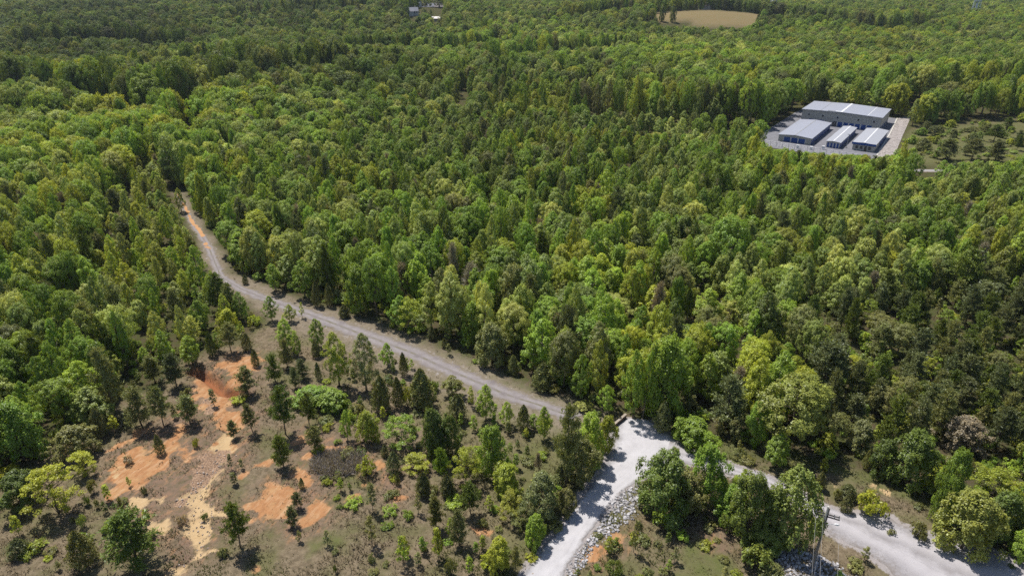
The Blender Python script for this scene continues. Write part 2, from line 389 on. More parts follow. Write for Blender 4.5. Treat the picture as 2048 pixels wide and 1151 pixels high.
def ground_material():
    m, N, L = mat_new('ground')
    pos = nd(N, 'ShaderNodeNewGeometry').outputs['Position']
    n1 = noise(N, L, 0.16, 6, 0.6, pos); n2 = noise(N, L, 1.1, 6, 0.65, pos); n3 = noise(N, L, 5.0, 4, 0.7, pos); n4 = noise(N, L, 0.45, 5, 0.6, pos)
    dry = mixc(N, L, ramp(N, L, n2, [(0.35, 0), (0.65, 1)]), (0.140, 0.108, 0.071), (0.245, 0.194, 0.130))
    dry = mixc(N, L, ramp(N, L, n3, [(0.45, 0), (0.75, 0.75)]), dry, (0.085, 0.070, 0.043))
    grn = mixc(N, L, n3, (0.080, 0.084, 0.032), (0.150, 0.150, 0.065))
    c = mixc(N, L, ramp(N, L, n1, [(0.46, 0.0), (0.62, 0.72)]), dry, grn)
    c = mixc(N, L, mth(N, L, 'MULTIPLY', attr(N, 'green'), ramp(N, L, n4, [(0.3, 0.5), (0.6, 1)])), c, mixc(N, L, n3, (0.075, 0.095, 0.030), (0.150, 0.150, 0.060)))
    n5 = noise(N, L, 0.8, 3, 0.75, pos)
    c = mixc(N, L, ramp(N, L, n5, [(0.30, 0.62), (0.48, 0)]), c, (0.062, 0.052, 0.032))
    c = mixc(N, L, ramp(N, L, n3, [(0.60, 0), (0.74, 0.55)]), c, (0.27, 0.22, 0.155))
    vg = mixc(N, L, n2, (0.165, 0.135, 0.102), (0.285, 0.240, 0.188))
    c = mixc(N, L, mth(N, L, 'MULTIPLY', attr(N, 'verge'), ramp(N, L, n4, [(0.35, 0.9), (0.7, 0.35)])), c, vg)
    ff = mixc(N, L, n2, (0.050, 0.037, 0.025), (0.120, 0.088, 0.060))
    ff = mixc(N, L, ramp(N, L, n4, [(0.38, 0.15), (0.58, 0.9)]), ff, mixc(N, L, n3, (0.045, 0.055, 0.018), (0.085, 0.098, 0.032)))
    c = mixc(N, L, attr(N, 'forest'), c, ff)
    tanc = mixc(N, L, n1, (0.235, 0.165, 0.090), (0.180, 0.160, 0.075))
    c = mixc(N, L, attr(N, 'tan'), c, tanc)
    vs = nd(N, 'ShaderNodeVectorMath', operation='MULTIPLY'); vs.inputs[1].default_value = (1.5, 0.34, 1.0)
    rt = nd(N, 'ShaderNodeVectorRotate', rotation_type='Z_AXIS'); rt.inputs['Angle'].default_value = 0.35; L.new(pos, rt.inputs['Vector']); L.new(rt.outputs[0], vs.inputs[0])
    ns = noise(N, L, 1.0, 5, 0.65, vs.outputs[0])          # wash lines running down the slope
    bare = mixc(N, L, n2, (0.135, 0.088, 0.064), (0.235, 0.160, 0.115))
    bare = mixc(N, L, ramp(N, L, mth(N, L, 'ADD', mth(N, L, 'MULTIPLY', ns, 0.6), mth(N, L, 'MULTIPLY', n4, 0.4)), [(0.50, 0), (0.62, 0.8)]), bare, (0.36, 0.20, 0.105))
    c = mixc(N, L, mth(N, L, 'MULTIPLY', attr(N, 'bare'), ramp(N, L, mth(N, L, 'ADD', n2, mth(N, L, 'MULTIPLY', ns, 0.5)), [(0.60, 0.1), (0.85, 0.95)])), c, bare)
    def edge(name, lo=0.30, hi=0.62):
        a = mth(N, L, 'ADD', attr(N, name), mth(N, L, 'MULTIPLY', mth(N, L, 'SUBTRACT', n3, 0.5), 0.9))
        a = mth(N, L, 'ADD', a, mth(N, L, 'MULTIPLY', mth(N, L, 'SUBTRACT', n2, 0.5), 0.7))
        a = mth(N, L, 'ADD', a, mth(N, L, 'MULTIPLY', mth(N, L, 'SUBTRACT', ns, 0.5), 1.3))
        return ramp(N, L, a, [(lo, 0), (hi, 1)])
    cl = mixc(N, L, ramp(N, L, n2, [(0.3, 0), (0.7, 1)]), (0.310, 0.150, 0.070), (0.430, 0.225, 0.108))
    cl = mixc(N, L, ramp(N, L, n4, [(0.5, 0), (0.72, 0.7)]), cl, (0.44, 0.29, 0.15))
    cl = mixc(N, L, ramp(N, L, n3, [(0.62, 0), (0.78, 0.6)]), cl, (0.22, 0.12, 0.07))
    cl = mixc(N, L, ramp(N, L, ns, [(0.50, 0), (0.66, 0.55)]), cl, (0.52, 0.36, 0.22))
    cl = mixc(N, L, ramp(N, L, ns, [(0.30, 0.6), (0.42, 0)]), cl, (0.23, 0.105, 0.052))
    c = mixc(N, L, edge('clay', 0.36, 0.80), c, cl)
    c = mixc(N, L, attr(N, 'scarp'), c, mixc(N, L, n3, (0.20, 0.075, 0.035), (0.34, 0.145, 0.07)))
    pl = mixc(N, L, n2, (0.38, 0.25, 0.125), (0.56, 0.42, 0.25))
    c = mixc(N, L, edge('pale', 0.42, 0.85), c, pl)
    st = mixc(N, L, ramp(N, L, n3, [(0.4, 0), (0.6, 1)]), (0.15, 0.095, 0.065), (0.40, 0.27, 0.18))
    c = mixc(N, L, edge('stony', 0.42, 0.8), c, st)
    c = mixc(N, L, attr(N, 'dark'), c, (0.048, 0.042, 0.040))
    gv = mixc(N, L, n3, (0.20, 0.175, 0.165), (0.42, 0.385, 0.38))
    c = mixc(N, L, edge('gravel', 0.42, 0.72), c, gv)
    b = nd(N, 'ShaderNodeBsdfDiffuse'); L.new(c, b.inputs[0])
    bp = nd(N, 'ShaderNodeBump'); bp.inputs['Strength'].default_value = 0.7; bp.inputs['Distance'].default_value = 0.12
    L.new(mth(N, L, 'ADD', n3, n2), bp.inputs['Height']); L.new(bp.outputs[0], b.inputs['Normal'])
    o = nd(N, 'ShaderNodeOutputMaterial'); L.new(b.outputs[0], o.inputs[0]); return m

def gravel_material(name, base, dark, track=0.0, clay=False, weedy=False, lines=(0.33, 0.68)):
    m, N, L = mat_new(name)
    pos = nd(N, 'ShaderNodeNewGeometry').outputs['Position']
    n1 = noise(N, L, 0.5, 5, 0.6, pos); n2 = noise(N, L, 2.2, 5, 0.7, pos); n3 = noise(N, L, 9.0, 3, 0.7, pos)
    c = mixc(N, L, ramp(N, L, n1, [(0.36, 0), (0.64, 1)]), dark, base)
    c = mixc(N, L, ramp(N, L, n3, [(0.35, 0.55), (0.55, 0)]), c, tuple(v * 0.62 for v in dark))
    ac = attr(N, 'across')
    if track:
        # two worn wheel lines, lighter where tyres have ground the stone to dust
        for pos_t in lines:
            d = mth(N, L, 'ABSOLUTE', mth(N, L, 'SUBTRACT', mth(N, L, 'ADD', ac, mth(N, L, 'MULTIPLY', mth(N, L, 'SUBTRACT', n1, 0.5), 0.16)), pos_t))
            c = mixc(N, L, mth(N, L, 'MULTIPLY', ramp(N, L, d, [(0.04, 1), (0.16, 0)]), track), c, tuple(min(0.8, v * 1.28) for v in base))
        e = mth(N, L, 'ABSOLUTE', mth(N, L, 'SUBTRACT', ac, 0.5))
        e = mth(N, L, 'ADD', e, mth(N, L, 'MULTIPLY', mth(N, L, 'SUBTRACT', n2, 0.5), 0.5))
        c = mixc(N, L, ramp(N, L, e, [(0.36, 0), (0.60, 0.8)]), c, (0.150, 0.118, 0.085))
    c = mixc(N, L, ramp(N, L, n2, [(0.60, 0), (0.78, 0.45)]), c, tuple(v * 0.6 for v in dark))
    if weedy:
        # grass has crept in from both sides and along the crown between the wheel lines
        w = mth(N, L, 'ADD', mth(N, L, 'ABSOLUTE', mth(N, L, 'SUBTRACT', ac, 0.5)), mth(N, L, 'MULTIPLY', mth(N, L, 'SUBTRACT', n1, 0.5), 0.75))
        w = mth(N, L, 'ADD', w, mth(N, L, 'MULTIPLY', mth(N, L, 'SUBTRACT', n2, 0.5), 0.5))
        c = mixc(N, L, ramp(N, L, w, [(0.24, 0), (0.46, 0.9)]), c, mixc(N, L, n3, (0.135, 0.110, 0.075), (0.235, 0.200, 0.145)))
        c = mixc(N, L, mth(N, L, 'MULTIPLY', ramp(N, L, mth(N, L, 'ABSOLUTE', mth(N, L, 'SUBTRACT', ac, 0.5)), [(0.02, 1), (0.09, 0)]), ramp(N, L, n1, [(0.42, 0), (0.6, 0.75)])), c, (0.14, 0.125, 0.075))
    if clay:
        a = mth(N, L, 'ADD', attr(N, 'clay'), mth(N, L, 'MULTIPLY', mth(N, L, 'SUBTRACT', n2, 0.5), 1.2))
        c = mixc(N, L, ramp(N, L, a, [(0.35, 0), (0.65, 1)]), c, mixc(N, L, n1, (0.40, 0.19, 0.085), (0.52, 0.33, 0.17)))
    b = nd(N, 'ShaderNodeBsdfDiffuse'); L.new(c, b.inputs[0])
    bp = nd(N, 'ShaderNodeBump'); bp.inputs['Strength'].default_value = 0.5; bp.inputs['Distance'].default_value = 0.06
    L.new(mth(N, L, 'ADD', n3, n2), bp.inputs['Height']); L.new(bp.outputs[0], b.inputs['Normal'])
    o = nd(N, 'ShaderNodeOutputMaterial'); L.new(b.outputs[0], o.inputs[0]); return m

def sheet(name, E, mat, across=14, lift=0.06, jag=0.35, clayfn=None):
    Lp, Rp = E; n = len(Lp)
    t = np.linspace(0, 1, across)
    P = Lp[:, None, :] * (1 - t)[None, :, None] + Rp[:, None, :] * t[None, :, None]
    wv = (Rp - Lp); wl = np.hypot(wv[:, 0], wv[:, 1])[:, None] + 1e-6; wd = wv / wl
    a = jag * (vnoise(Lp[:, 0], Lp[:, 1], 1.1, 21, 2) - 0.45); b = jag * (vnoise(Rp[:, 0], Rp[:, 1], 1.1, 22, 2) - 0.45)
    P = P + wd[:, None, :] * (2.2 * a[:, None] * (1 - t)[None, :] ** 4 - 2.2 * b[:, None] * t[None, :] ** 4)[:, :, None]
    x, y = P[..., 0].ravel(), P[..., 1].ravel()
    lf = np.full((n, across), lift); lf[:, 0] = lf[:, -1] = -0.05
    z = HT(x, y) + lf.ravel()
    i = (np.arange(n - 1)[:, None] * across + np.arange(across - 1)[None, :]).ravel()
    F = np.stack([i, i + 1, i + across + 1, i + across], 1)
    at = {'across': ('POINT', np.tile(t, n))}
    if clayfn: at['clay'] = ('POINT', clayfn(np.repeat(np.linspace(0, 1, n), across), np.tile(t, n), x, y))
    me = mesh_np(name, np.stack([x, y, z], 1), F, mat, at, None, True)
    # faces must look up
    if me.polygons[len(me.polygons) // 2].normal.z < 0: me.flip_normals()
    return setk(link(name, me), 'structure')

build_ground()
sheet('gravel_road', ROAD_E, gravel_material('white_gravel', (0.43, 0.417, 0.43), (0.275, 0.263, 0.268), 0.65, False, False, (0.24, 0.43, 0.60, 0.80)), 24)
sheet('gravel_lot_road', LOT_E, gravel_material('grey_gravel', (0.375, 0.357, 0.37), (0.28, 0.262, 0.268), 0.6), 20, 0.085)
def trkclay(s, t, x, y): return sstep(0.60, 0.72, s) * np.clip(1.35 - 3.4 * np.abs(t - 0.42 - 0.5 * (vnoise(x, y, 7, 41, 2) - 0.5)), 0, 1) * sstep(0.18, 0.55, vnoise(x, y, 2.6, 40, 2))
sheet('gravel_track', TRK_E, gravel_material('track_gravel', (0.30, 0.275, 0.28), (0.205, 0.18, 0.178), 0.16, True, True), 12, 0.06, 0.85, trkclay)

# ---------------------------------------------------------------- grass tufts and stones (uncountable: kind stuff)
def in_any(x, y, polys, grow=0.0):
    m = np.zeros(x.shape, bool)
    for p in polys:
        m |= sd_poly(x, y, p) > -grow
    return m

def build_grass():
    n = 150000
    y = 47 + 110 * RNG.random(n) ** 1.5; x = (RNG.random(n) * 2 - 1) * (0.86 * y + 22)
    A = ground_masks(x, y)
    pr = sstep(0.25, 0.7, vnoise(x, y, 3.0, 50, 3)) * (1 - 0.93 * A['clay']) * (1 - 0.95 * A['pale']) * (1 - 0.9 * A['stony']) * (1 - A['gravel']) * (1 - 0.75 * A['forest']) * (1 - A['dark'])
    dr = np.maximum(np.maximum(sd_poly(x, y, ROAD_P), sd_poly(x, y, LOT_P)), sd_poly(x, y, TRK_P))
    k = (RNG.random(n) < pr) & (dr < -0.2); x, y = x[k], y[k]; green = A['green'][k]; verge = A['verge'][k]; n = len(x)
    z = HT(x, y); nb = 4
    s = (0.09 + 0.15 * RNG.random(n) ** 2 + 0.30 * (RNG.random(n) < 0.10 + 0.30 * (vnoise(x, y, 4.0, 57, 2) > 0.58)) * RNG.random(n)) * (1 - 0.55 * (sd_poly(x, y, GREEN[0]) > 0)) * (1 - 0.3 * verge)
    bx = np.repeat(x, nb); by = np.repeat(y, nb); bz = np.repeat(z, nb); bs = np.repeat(s, nb); m = n * nb
    an = RNG.random(m) * 6.283; ln = bs * (0.6 + 0.8 * RNG.random(m)); lean = 0.5 + 1.6 * RNG.random(m)
    wdt = 0.03 + 0.13 * bs
    dx, dy = np.cos(an), np.sin(an)
    ox, oy = bx + dx * bs * 0.35, by + dy * bs * 0.35
    p0 = np.stack([ox - dy * wdt, oy + dx * wdt, bz - 0.03], 1); p1 = np.stack([ox + dy * wdt, oy - dx * wdt, bz - 0.03], 1)
    p2 = np.stack([ox + dx * ln * lean * 0.7, oy + dy * ln * lean * 0.7, bz + ln], 1)
    V = np.stack([p0, p1, p2], 1).reshape(-1, 3); F = np.arange(m * 3).reshape(-1, 3)
    g = np.clip(0.9 * sstep(0.5, 0.72, vnoise(x, y, 6.5, 51, 3)) + 0.7 * green + 0.25 * RNG.random(n), 0, 1) * (1 - 0.6 * verge)
    tone = np.repeat(0.55 + 0.9 * RNG.random(n), nb) * (0.85 + 0.3 * RNG.random(m))
    me = mesh_np('dry_grass', V, F, grass_material(), {'tone': tone, 'grn': np.repeat(g, nb)})
    setk(link('dry_grass', me), 'stuff', 'dry brown and olive grass tufts over the open slope')

def grass_material():
    m, N, L = mat_new('grass_blades')
    c = mixc(N, L, attr(N, 'grn'), (0.270, 0.215, 0.140), (0.135, 0.150, 0.045))
    sc = nd(N, 'ShaderNodeVectorMath', operation='SCALE'); L.new(c, sc.inputs[0]); L.new(attr(N, 'tone'), sc.inputs['Scale'])
    d = nd(N, 'ShaderNodeBsdfDiffuse'); L.new(sc.outputs[0], d.inputs[0]); t = nd(N, 'ShaderNodeBsdfTranslucent'); L.new(sc.outputs[0], t.inputs[0])
    mx = nd(N, 'ShaderNodeMixShader'); mx.inputs[0].default_value = 0.5; L.new(d.outputs[0], mx.inputs[1]); L.new(t.outputs[0], mx.inputs[2])
    o = nd(N, 'ShaderNodeOutputMaterial'); L.new(mx.outputs[0], o.inputs[0]); return m
build_grass()

def rocks(name, label, polys, per_m2, smin, smax, col, rim=0.3):
    Vs = []; Fs = []; tn = []; o = 0
    cube = np.array([(-1, -1, -1), (1, -1, -1), (1, 1, -1), (-1, 1, -1), (-1, -1, 1), (1, -1, 1), (1, 1, 1), (-1, 1, 1)], float)
    q = np.array([(3, 2, 1, 0), (4, 5, 6, 7), (0, 1, 5, 4), (1, 2, 6, 5), (2, 3, 7, 6), (3, 0, 4, 7)])
    for p in polys:
        P = np.array(p); lo, hi = P.min(0) - 0.5, P.max(0) + 0.5
        n = int(per_m2 * np.prod(hi - lo))
        x = lo[0] + (hi[0] - lo[0]) * RNG.random(n); y = lo[1] + (hi[1] - lo[1]) * RNG.random(n)
        k = sd_poly(x, y, p) + rim * (RNG.random(n) * 2 - 1) > 0; x, y = x[k], y[k]; n = len(x); z = HT(x, y)
        s = smin + (smax - smin) * RNG.random(n) ** 2.2
        for i in range(n):
            v = cube * (0.62 + 0.38 * RNG.random((8, 3))) * (s[i] * np.array([0.5 + 0.25 * RNG.random(), 0.5 + 0.25 * RNG.random(), 0.32 + 0.2 * RNG.random()]))
            v[4:, :2] *= 0.7
            a, b = RNG.random() * 6.283, (RNG.random() - 0.5) * 0.9
            ca, sa, cb, sb = math.cos(a), math.sin(a), math.cos(b), math.sin(b)
            v = v @ np.array([[1, 0, 0], [0, cb, -sb], [0, sb, cb]]).T @ np.array([[ca, -sa, 0], [sa, ca, 0], [0, 0, 1]]).T
            Vs.append(v + np.array([x[i], y[i], z[i] + s[i] * 0.12])); Fs.append(q + o); o += 8; tn += [0.45 + 0.75 * RNG.random()] * 6
    m, N, L = mat_new(name)
    sc = nd(N, 'ShaderNodeVectorMath', operation='SCALE'); sc.inputs[0].default_value = col; L.new(attr(N, 'tone'), sc.inputs['Scale'])
    d = nd(N, 'ShaderNodeBsdfDiffuse'); L.new(sc.outputs[0], d.inputs[0]); oo = nd(N, 'ShaderNodeOutputMaterial'); L.new(d.outputs[0], oo.inputs[0])
    me = mesh_np(name, np.concatenate(Vs), np.concatenate(Fs), m, {'tone': np.array(tn)})
    setk(link(name, me), 'stuff', label)
RIP1 = W('C', [(1075, 735), (1005, 765), (950, 815), (905, 875), (885, 930), (835, 1010), (775, 1080), (745, 1151), (720, 1220), (770, 1220), (800, 1151), (830, 1095), (870, 1025), (940, 975), (1000, 925), (1070, 870)])
RIP2 = W('D', [(800, 1030), (900, 1042), (1000, 1062), (1080, 1105), (1153, 1160), (1190, 1240), (780, 1240), (780, 1100)])
RUB = W('C', [(870, 690), (830, 770), (790, 830), (740, 890), (690, 960), (640, 1030), (600, 1090), (520, 1160), (575, 1160), (640, 1075), (700, 992), (765, 905), (815, 862), (870, 790)])
rocks('riprap_stones', 'pale grey angular riprap stones banked beside the gravel', [RIP1, RIP2], 20.0, 0.09, 0.46, (0.45, 0.435, 0.445))
rocks('road_rubble', 'small grey broken stone along the edges of the road and gully', [RUB] + STONY + PALE[:1], 3.0, 0.06, 0.30, (0.38, 0.31, 0.26))
rocks('yard_bank_stones', 'pale stone facing on the slope beside the storage yard', [STONEBANK], 1.0, 0.15, 0.4, (0.50, 0.45, 0.42))
#@@PART3@@
# ---------------------------------------------------------------- tree kinds: crown (leaf-sized faces) + trunk (tapered, with limbs)
def unit(a): return a / (np.linalg.norm(a, axis=-1, keepdims=True) + 1e-9)

def cards(P, Nn, sz, rng, asp=0.72):
    """one leaf-shaped face per point, facing Nn"""
    n = len(P); r = unit(rng.normal(size=(n, 3))); T = unit(np.cross(Nn, r)); B = np.cross(Nn, T)
    l = (sz * 0.5)[:, None]; w = (sz * 0.5 * asp)[:, None]
    V = np.stack([P - T * l, P + B * w + T * l * 0.1, P + T * l, P - B * w + T * l * 0.1], 1).reshape(-1, 3)
    return V, np.arange(n * 4).reshape(-1, 4)

def clump_leaves(C, RC, per, size, rng, zs=1.0, fill=0.2, out=None, upb=0.55):
    """C centres, RC radii: leaves on the shells of overlapping clumps"""
    Ps, Ns, Ts, Ws = [], [], [], []
    for i in range(len(C)):
        n = max(6, int(per * RC[i] ** 2))
        d = unit(rng.normal(size=(n, 3))); 
        if out is not None: d = unit(d + 0.45 * out[i] + np.array([0, 0, 0.25]))
        rad = np.where(rng.random(n) < fill, rng.random(n) * 0.8, 0.72 + 0.36 * rng.random(n))
        lump = 0.85 + 0.3 * np.sin(d[:, 0] * 5 + i) * np.sin(d[:, 1] * 5 + 2 * i)
        P = C[i] + d * (RC[i] * rad * lump)[:, None] * np.array([1, 1, zs])
        Ps.append(P); Ns.append(unit(d * 0.50 + (0.55 * out[i] if out is not None else 0) + np.array([0, 0, upb]) + 0.42 * rng.normal(size=(n, 3))))
        Ts.append((0.82 + 0.36 * rng.random()) * (0.72 + 0.56 * rng.random(n))); Ws.append(np.clip(0.3 + 0.4 * rng.random() + 0.3 * rng.normal(size=n) * 0.6, 0, 1))
    P, Nn, T, Wm = map(np.concatenate, (Ps, Ns, Ts, Ws))
    V, F = cards(P, Nn, size * (0.7 + 0.6 * rng.random(len(P))), rng)
    return V, F, T, Wm

def crown_mesh(name, V, F, T, Wm, mat): return mesh_np(name, V, F, mat, {'tone': T, 'warm': Wm})

def trunk_mesh(H, r0, limbs, rng, mat, top=0.92, lean=0.02):
    b = MB(); n = 7
    pts = [(0.3 * H * lean * math.sin(i * 1.3 + H) * (i > 0), 0.3 * H * lean * math.cos(i * 1.7) * (i > 0), -0.3 + H * top * i / (n - 1)) for i in range(n)]
    b.tube(pts, [r0 * (1.25 if i == 0 else 1) * (1 - 0.86 * i / (n - 1)) for i in range(n)], 7)
    for c, rr in limbs:
        c = Vector(c); h0 = max(0.15 * H, min(H * 0.85, c.z - 0.55 * math.hypot(c.x, c.y)))
        s = Vector((0, 0, h0)); mid = s.lerp(c, 0.55) + Vector((0, 0, -0.06 * (c - s).length))
        b.tube([s, mid, c], [rr, rr * 0.65, rr * 0.2], 5, caps=False)
    return b.mesh('trunk', mat, True)

VAR = {}      # kind -> [(crown mesh, trunk mesh, nominal height, nominal radius)]
def add_var(kind, crown, trunk, H, Rr): VAR.setdefault(kind, []).append((crown, trunk, H, Rr))

def make_pointed(seed, H=12.0, Rr=3.0, slim=1.0):
    rng = np.random.default_rng(seed); base = 0.16 * H; C = []; RC = []; O = []
    n = 112
    for i in range(n):
        t = (i + rng.random()) / n; t = t ** 0.92
        f = min(1.0, 0.5 + 1.6 * t) * (1 - min(t, 0.985) ** 2.3) ** 0.74
        a = i * 2.399 + rng.normal() * 0.5; f2 = 1 + 0.20 * math.sin(2 * a + seed) + 0.14 * math.sin(3 * a + 5 * t + seed); rr = Rr * f * f2 * (0.42 + 0.55 * rng.random()) * (1.12 if rng.random() < 0.15 else 1)
        C.append((rr * math.cos(a), rr * math.sin(a), base + t * (H - base) * 0.97)); O.append((math.cos(a), math.sin(a), 0.4))
        RC.append((0.34 + 0.36 * rng.random()) * (0.60 + 0.50 * f))
    C = np.array(C); RC = np.array(RC)
    V, F, T, Wm = clump_leaves(C, RC, 400, 0.195, rng, 1.25, 0.16, np.array(O))
    limbs = [(C[i], 0.06) for i in range(6, n - 14, 7)]
    add_var('pointed', crown_mesh('pointed_crown', V, F, T, Wm, M_LEAF), trunk_mesh(H, 0.17, limbs, rng, M_PALEBARK if seed % 2 else M_BARK), H, Rr)

def make_round(seed, H=13.0, Rr=4.0):
    rng = np.random.default_rng(seed); zc = 0.60 * H; a_ = 0.38 * H; C = []; RC = []; O = []
    n = 125
    for i in range(n):
        u = 1 - 1.75 * (i + 0.5) / n; a = i * 2.399 + rng.normal() * 0.25; s = math.sqrt(max(0, 1 - u * u))
        k = 0.74 + 0.2 * rng.random()
        lob = 1 + 0.20 * math.sin(2 * a + seed) * (0.4 + 0.6 * s) + 0.13 * math.sin(5 * a + 6 * u + seed)
        C.append((Rr * k * lob * s * math.cos(a), Rr * k * lob * s * math.sin(a), zc + a_ * k * u * (1.0 if u > 0 else 1.15))); O.append((s * math.cos(a), s * math.sin(a), u))
        RC.append(0.40 + 0.50 * rng.random() ** 1.3)
    for i in range(12):
        a = rng.random() * 6.28; C.append((Rr * 0.35 * math.cos(a), Rr * 0.35 * math.sin(a), zc + a_ * (rng.random() - 0.3) * 0.9)); O.append((0, 0, 1)); RC.append(1.1)
    C = np.array(C); RC = np.array(RC)
    V, F, T, Wm = clump_leaves(C, RC, 260, 0.215, rng, 0.95, 0.14, np.array(O))
    limbs = [(C[i], 0.10) for i in range(0, n, 8)]
    add_var('round', crown_mesh('round_crown', V, F, T, Wm, M_LEAF), trunk_mesh(H, 0.25, limbs, rng, M_BARK, 0.75), H, Rr)

def make_bushy(seed, H=5.0, Rr=2.6):
    rng = np.random.default_rng(seed); C = []; RC = []; O = []; n = 120
    for i in range(n):
        t = ((i + rng.random()) / n) ** 0.85; a = i * 2.399 + rng.normal() * 0.4
        f = math.sin(math.pi * min(0.985, 0.25 + 0.75 * t)) ** 0.48 * (1 + 0.26 * math.sin(2 * a + seed) + 0.18 * math.sin(3 * a + 7 * t + seed))
        rr = Rr * f * (0.42 + 0.48 * rng.random()); C.append((rr * math.cos(a), rr * math.sin(a), H * (0.05 + 0.90 * t))); O.append((math.cos(a) * (1 - 0.6 * t), math.sin(a) * (1 - 0.6 * t), 0.3 + t)); RC.append(0.30 + 0.34 * rng.random())
    C = np.array(C); RC = np.array(RC)
    V, F, T, Wm = clump_leaves(C, RC, 430, 0.185, rng, 1.1, 0.18, np.array(O))
    add_var('bushy', crown_mesh('bushy_crown', V, F, T, Wm, M_LEAF), trunk_mesh(H, 0.14, [(C[i], 0.05) for i in range(0, n, 6)], rng, M_BARK, 0.8, 0.04), H, Rr)

def make_spread(seed, H=6.5, Rr=3.0):
    rng = np.random.default_rng(seed); C = []; RC = []
    for i in range(64):
        t = rng.random() ** 0.8; a = rng.random() * 6.283; f = math.sin(math.pi * min(0.95, 0.22 + 0.72 * t)) ** 0.8
        rr = Rr * f * math.sqrt(rng.random()); C.append((rr * math.cos(a), rr * math.sin(a), H * (0.10 + 0.84 * t))); RC.append(0.36 + 0.42 * rng.random())
    C = np.array(C); RC = np.array(RC)
    V, F, T, Wm = clump_leaves(C, RC, 300, 0.185, rng, 0.5, 0.3, None, 1.0)
    b = [(C[i], 0.05) for i in range(0, 64, 2)]
    add_var('spread', crown_mesh('spread_crown', V, F, T, Wm, M_LEAF), trunk_mesh(H, 0.13, b, rng, M_BARK, 0.6, 0.06), H, Rr)

def needle_tufts(P, D, ln, rng, per=14, wd=0.075):
    n = len(P); Q = np.repeat(P, per, 0); d = unit(np.repeat(D, per, 0) * 0.55 + rng.normal(size=(n * per, 3)) + np.array([0, 0, 0.35]))
    L_ = (ln * (0.6 + 0.7 * rng.random(n * per)))[:, None]
    s = unit(np.cross(d, rng.normal(size=(n * per, 3)))) * wd
    Q = Q + rng.normal(size=Q.shape) * 0.10
    V = np.stack([Q - s * 0.5, Q + d * L_ * 0.5 - s, Q + d * L_, Q + d * L_ * 0.5 + s], 1).reshape(-1, 3)
    T = np.repeat(0.75 + 0.5 * rng.random(n), per) * (0.75 + 0.5 * rng.random(n * per))
    return V, np.arange(len(V)).reshape(-1, 4), T, np.clip(0.45 + 0.3 * rng.normal(size=len(T)), 0, 1)

def make_pine(seed, H=9.0, Rr=2.2, dense=1.0, low=0.22):
    rng = np.random.default_rng(seed); tips = []; dirs = []; limbs = []
    nb = int(40 * dense)
    for i in range(nb):
        t = (i + rng.random()) / nb; z = H * (low + (0.97 - low) * t); a = i * 2.399 + rng.normal() * 0.5
        ln = Rr * (0.25 + 0.95 * (1 - t) ** 0.75) * (0.6 + 0.5 * rng.random()) * min(1, 0.45 + t / 0.22)
        e = 0.10 + 0.5 * t + 0.15 * rng.normal(); d = np.array([math.cos(a) * math.cos(e), math.sin(a) * math.cos(e), math.sin(e)])
        end = np.array([0, 0, z]) + d * ln; limbs.append((end, z, ln))
        m = max(4, int(ln * 5.5))
        for k in range(m):
            u = 0.30 + 0.70 * (k + rng.random()) / m
            off = rng.normal(size=3) * 0.24 * (0.35 + u) * np.array([1, 1, 0.45])
            tips.append(np.array([0, 0, z]) + d * ln * u + off); dirs.append(d)
    for k in range(5): tips.append(np.array([0, 0, H * (0.9 + 0.02 * k)])); dirs.append(np.array([0, 0, 1.0]))
    V, F, T, Wm = needle_tufts(np.array(tips), np.array(dirs), 0.46, rng, 15, 0.062)
    b = MB(); n = 7
    b.tube([(0.1 * math.sin(i + seed), 0.1 * math.cos(1.7 * i + seed), -0.3 + H * 0.98 * i / (n - 1)) for i in range(n)], [0.14 * (1 - 0.88 * i / (n - 1)) for i in range(n)], 7)
    for end, z, ln in limbs: b.tube([(0, 0, z - 0.05), end * 0.5 + np.array([0, 0, z * 0.5 - 0.04 * ln]), end], [0.035, 0.025, 0.008], 4, caps=False)
    add_var('pine', crown_mesh('pine_crown', V, F, T, Wm, M_NEEDLE), b.mesh('trunk', M_BARK, True), H, Rr)

def make_cedar(seed, H=4.5, Rr=1.35):
    rng = np.random.default_rng(seed); n = 4200
    t = rng.random(n) ** 0.8; a = rng.random(n) * 6.283
    f = np.minimum(1, 0.55 + t / 0.35) * (1 - t ** 1.5) ** (0.62 + 0.25 * rng.random())
    lob = 1 + 0.20 * np.sin(3 * a + 9 * t + seed) * np.sin(2 * a - 13 * t + 2 * seed) + 0.16 * np.sin(5 * a - 21 * t + seed) + 0.10 * rng.normal(size=n)
    rr = Rr * f * lob * (0.62 + 0.42 * rng.random(n) ** 0.6)
    P = np.stack([rr * np.cos(a), rr * np.sin(a), 0.06 * H + t * H * 0.94], 1)
    Nn = unit(np.stack([np.cos(a), np.sin(a), 0.25 + 0 * a], 1) + 0.7 * rng.normal(size=(n, 3)))
    V, F = cards(P, Nn, 0.15 + 0.15 * rng.random(n), rng, 0.5)
    T = (0.70 + 0.6 * rng.random(n)) * (1 + 0.18 * np.sin(9 * t + 4 * a)); Wm = np.clip(0.45 + 0.35 * rng.normal(size=n), 0, 1)
    b = MB(); b.tube([(0, 0, -0.2), (0, 0, H * 0.45), (0, 0, H * 0.9)], [0.10, 0.06, 0.015], 6)
    add_var('cedar', crown_mesh('cedar_crown', V, F, T, Wm, M_NEEDLE), b.mesh('trunk', M_BARK, True), H, Rr)

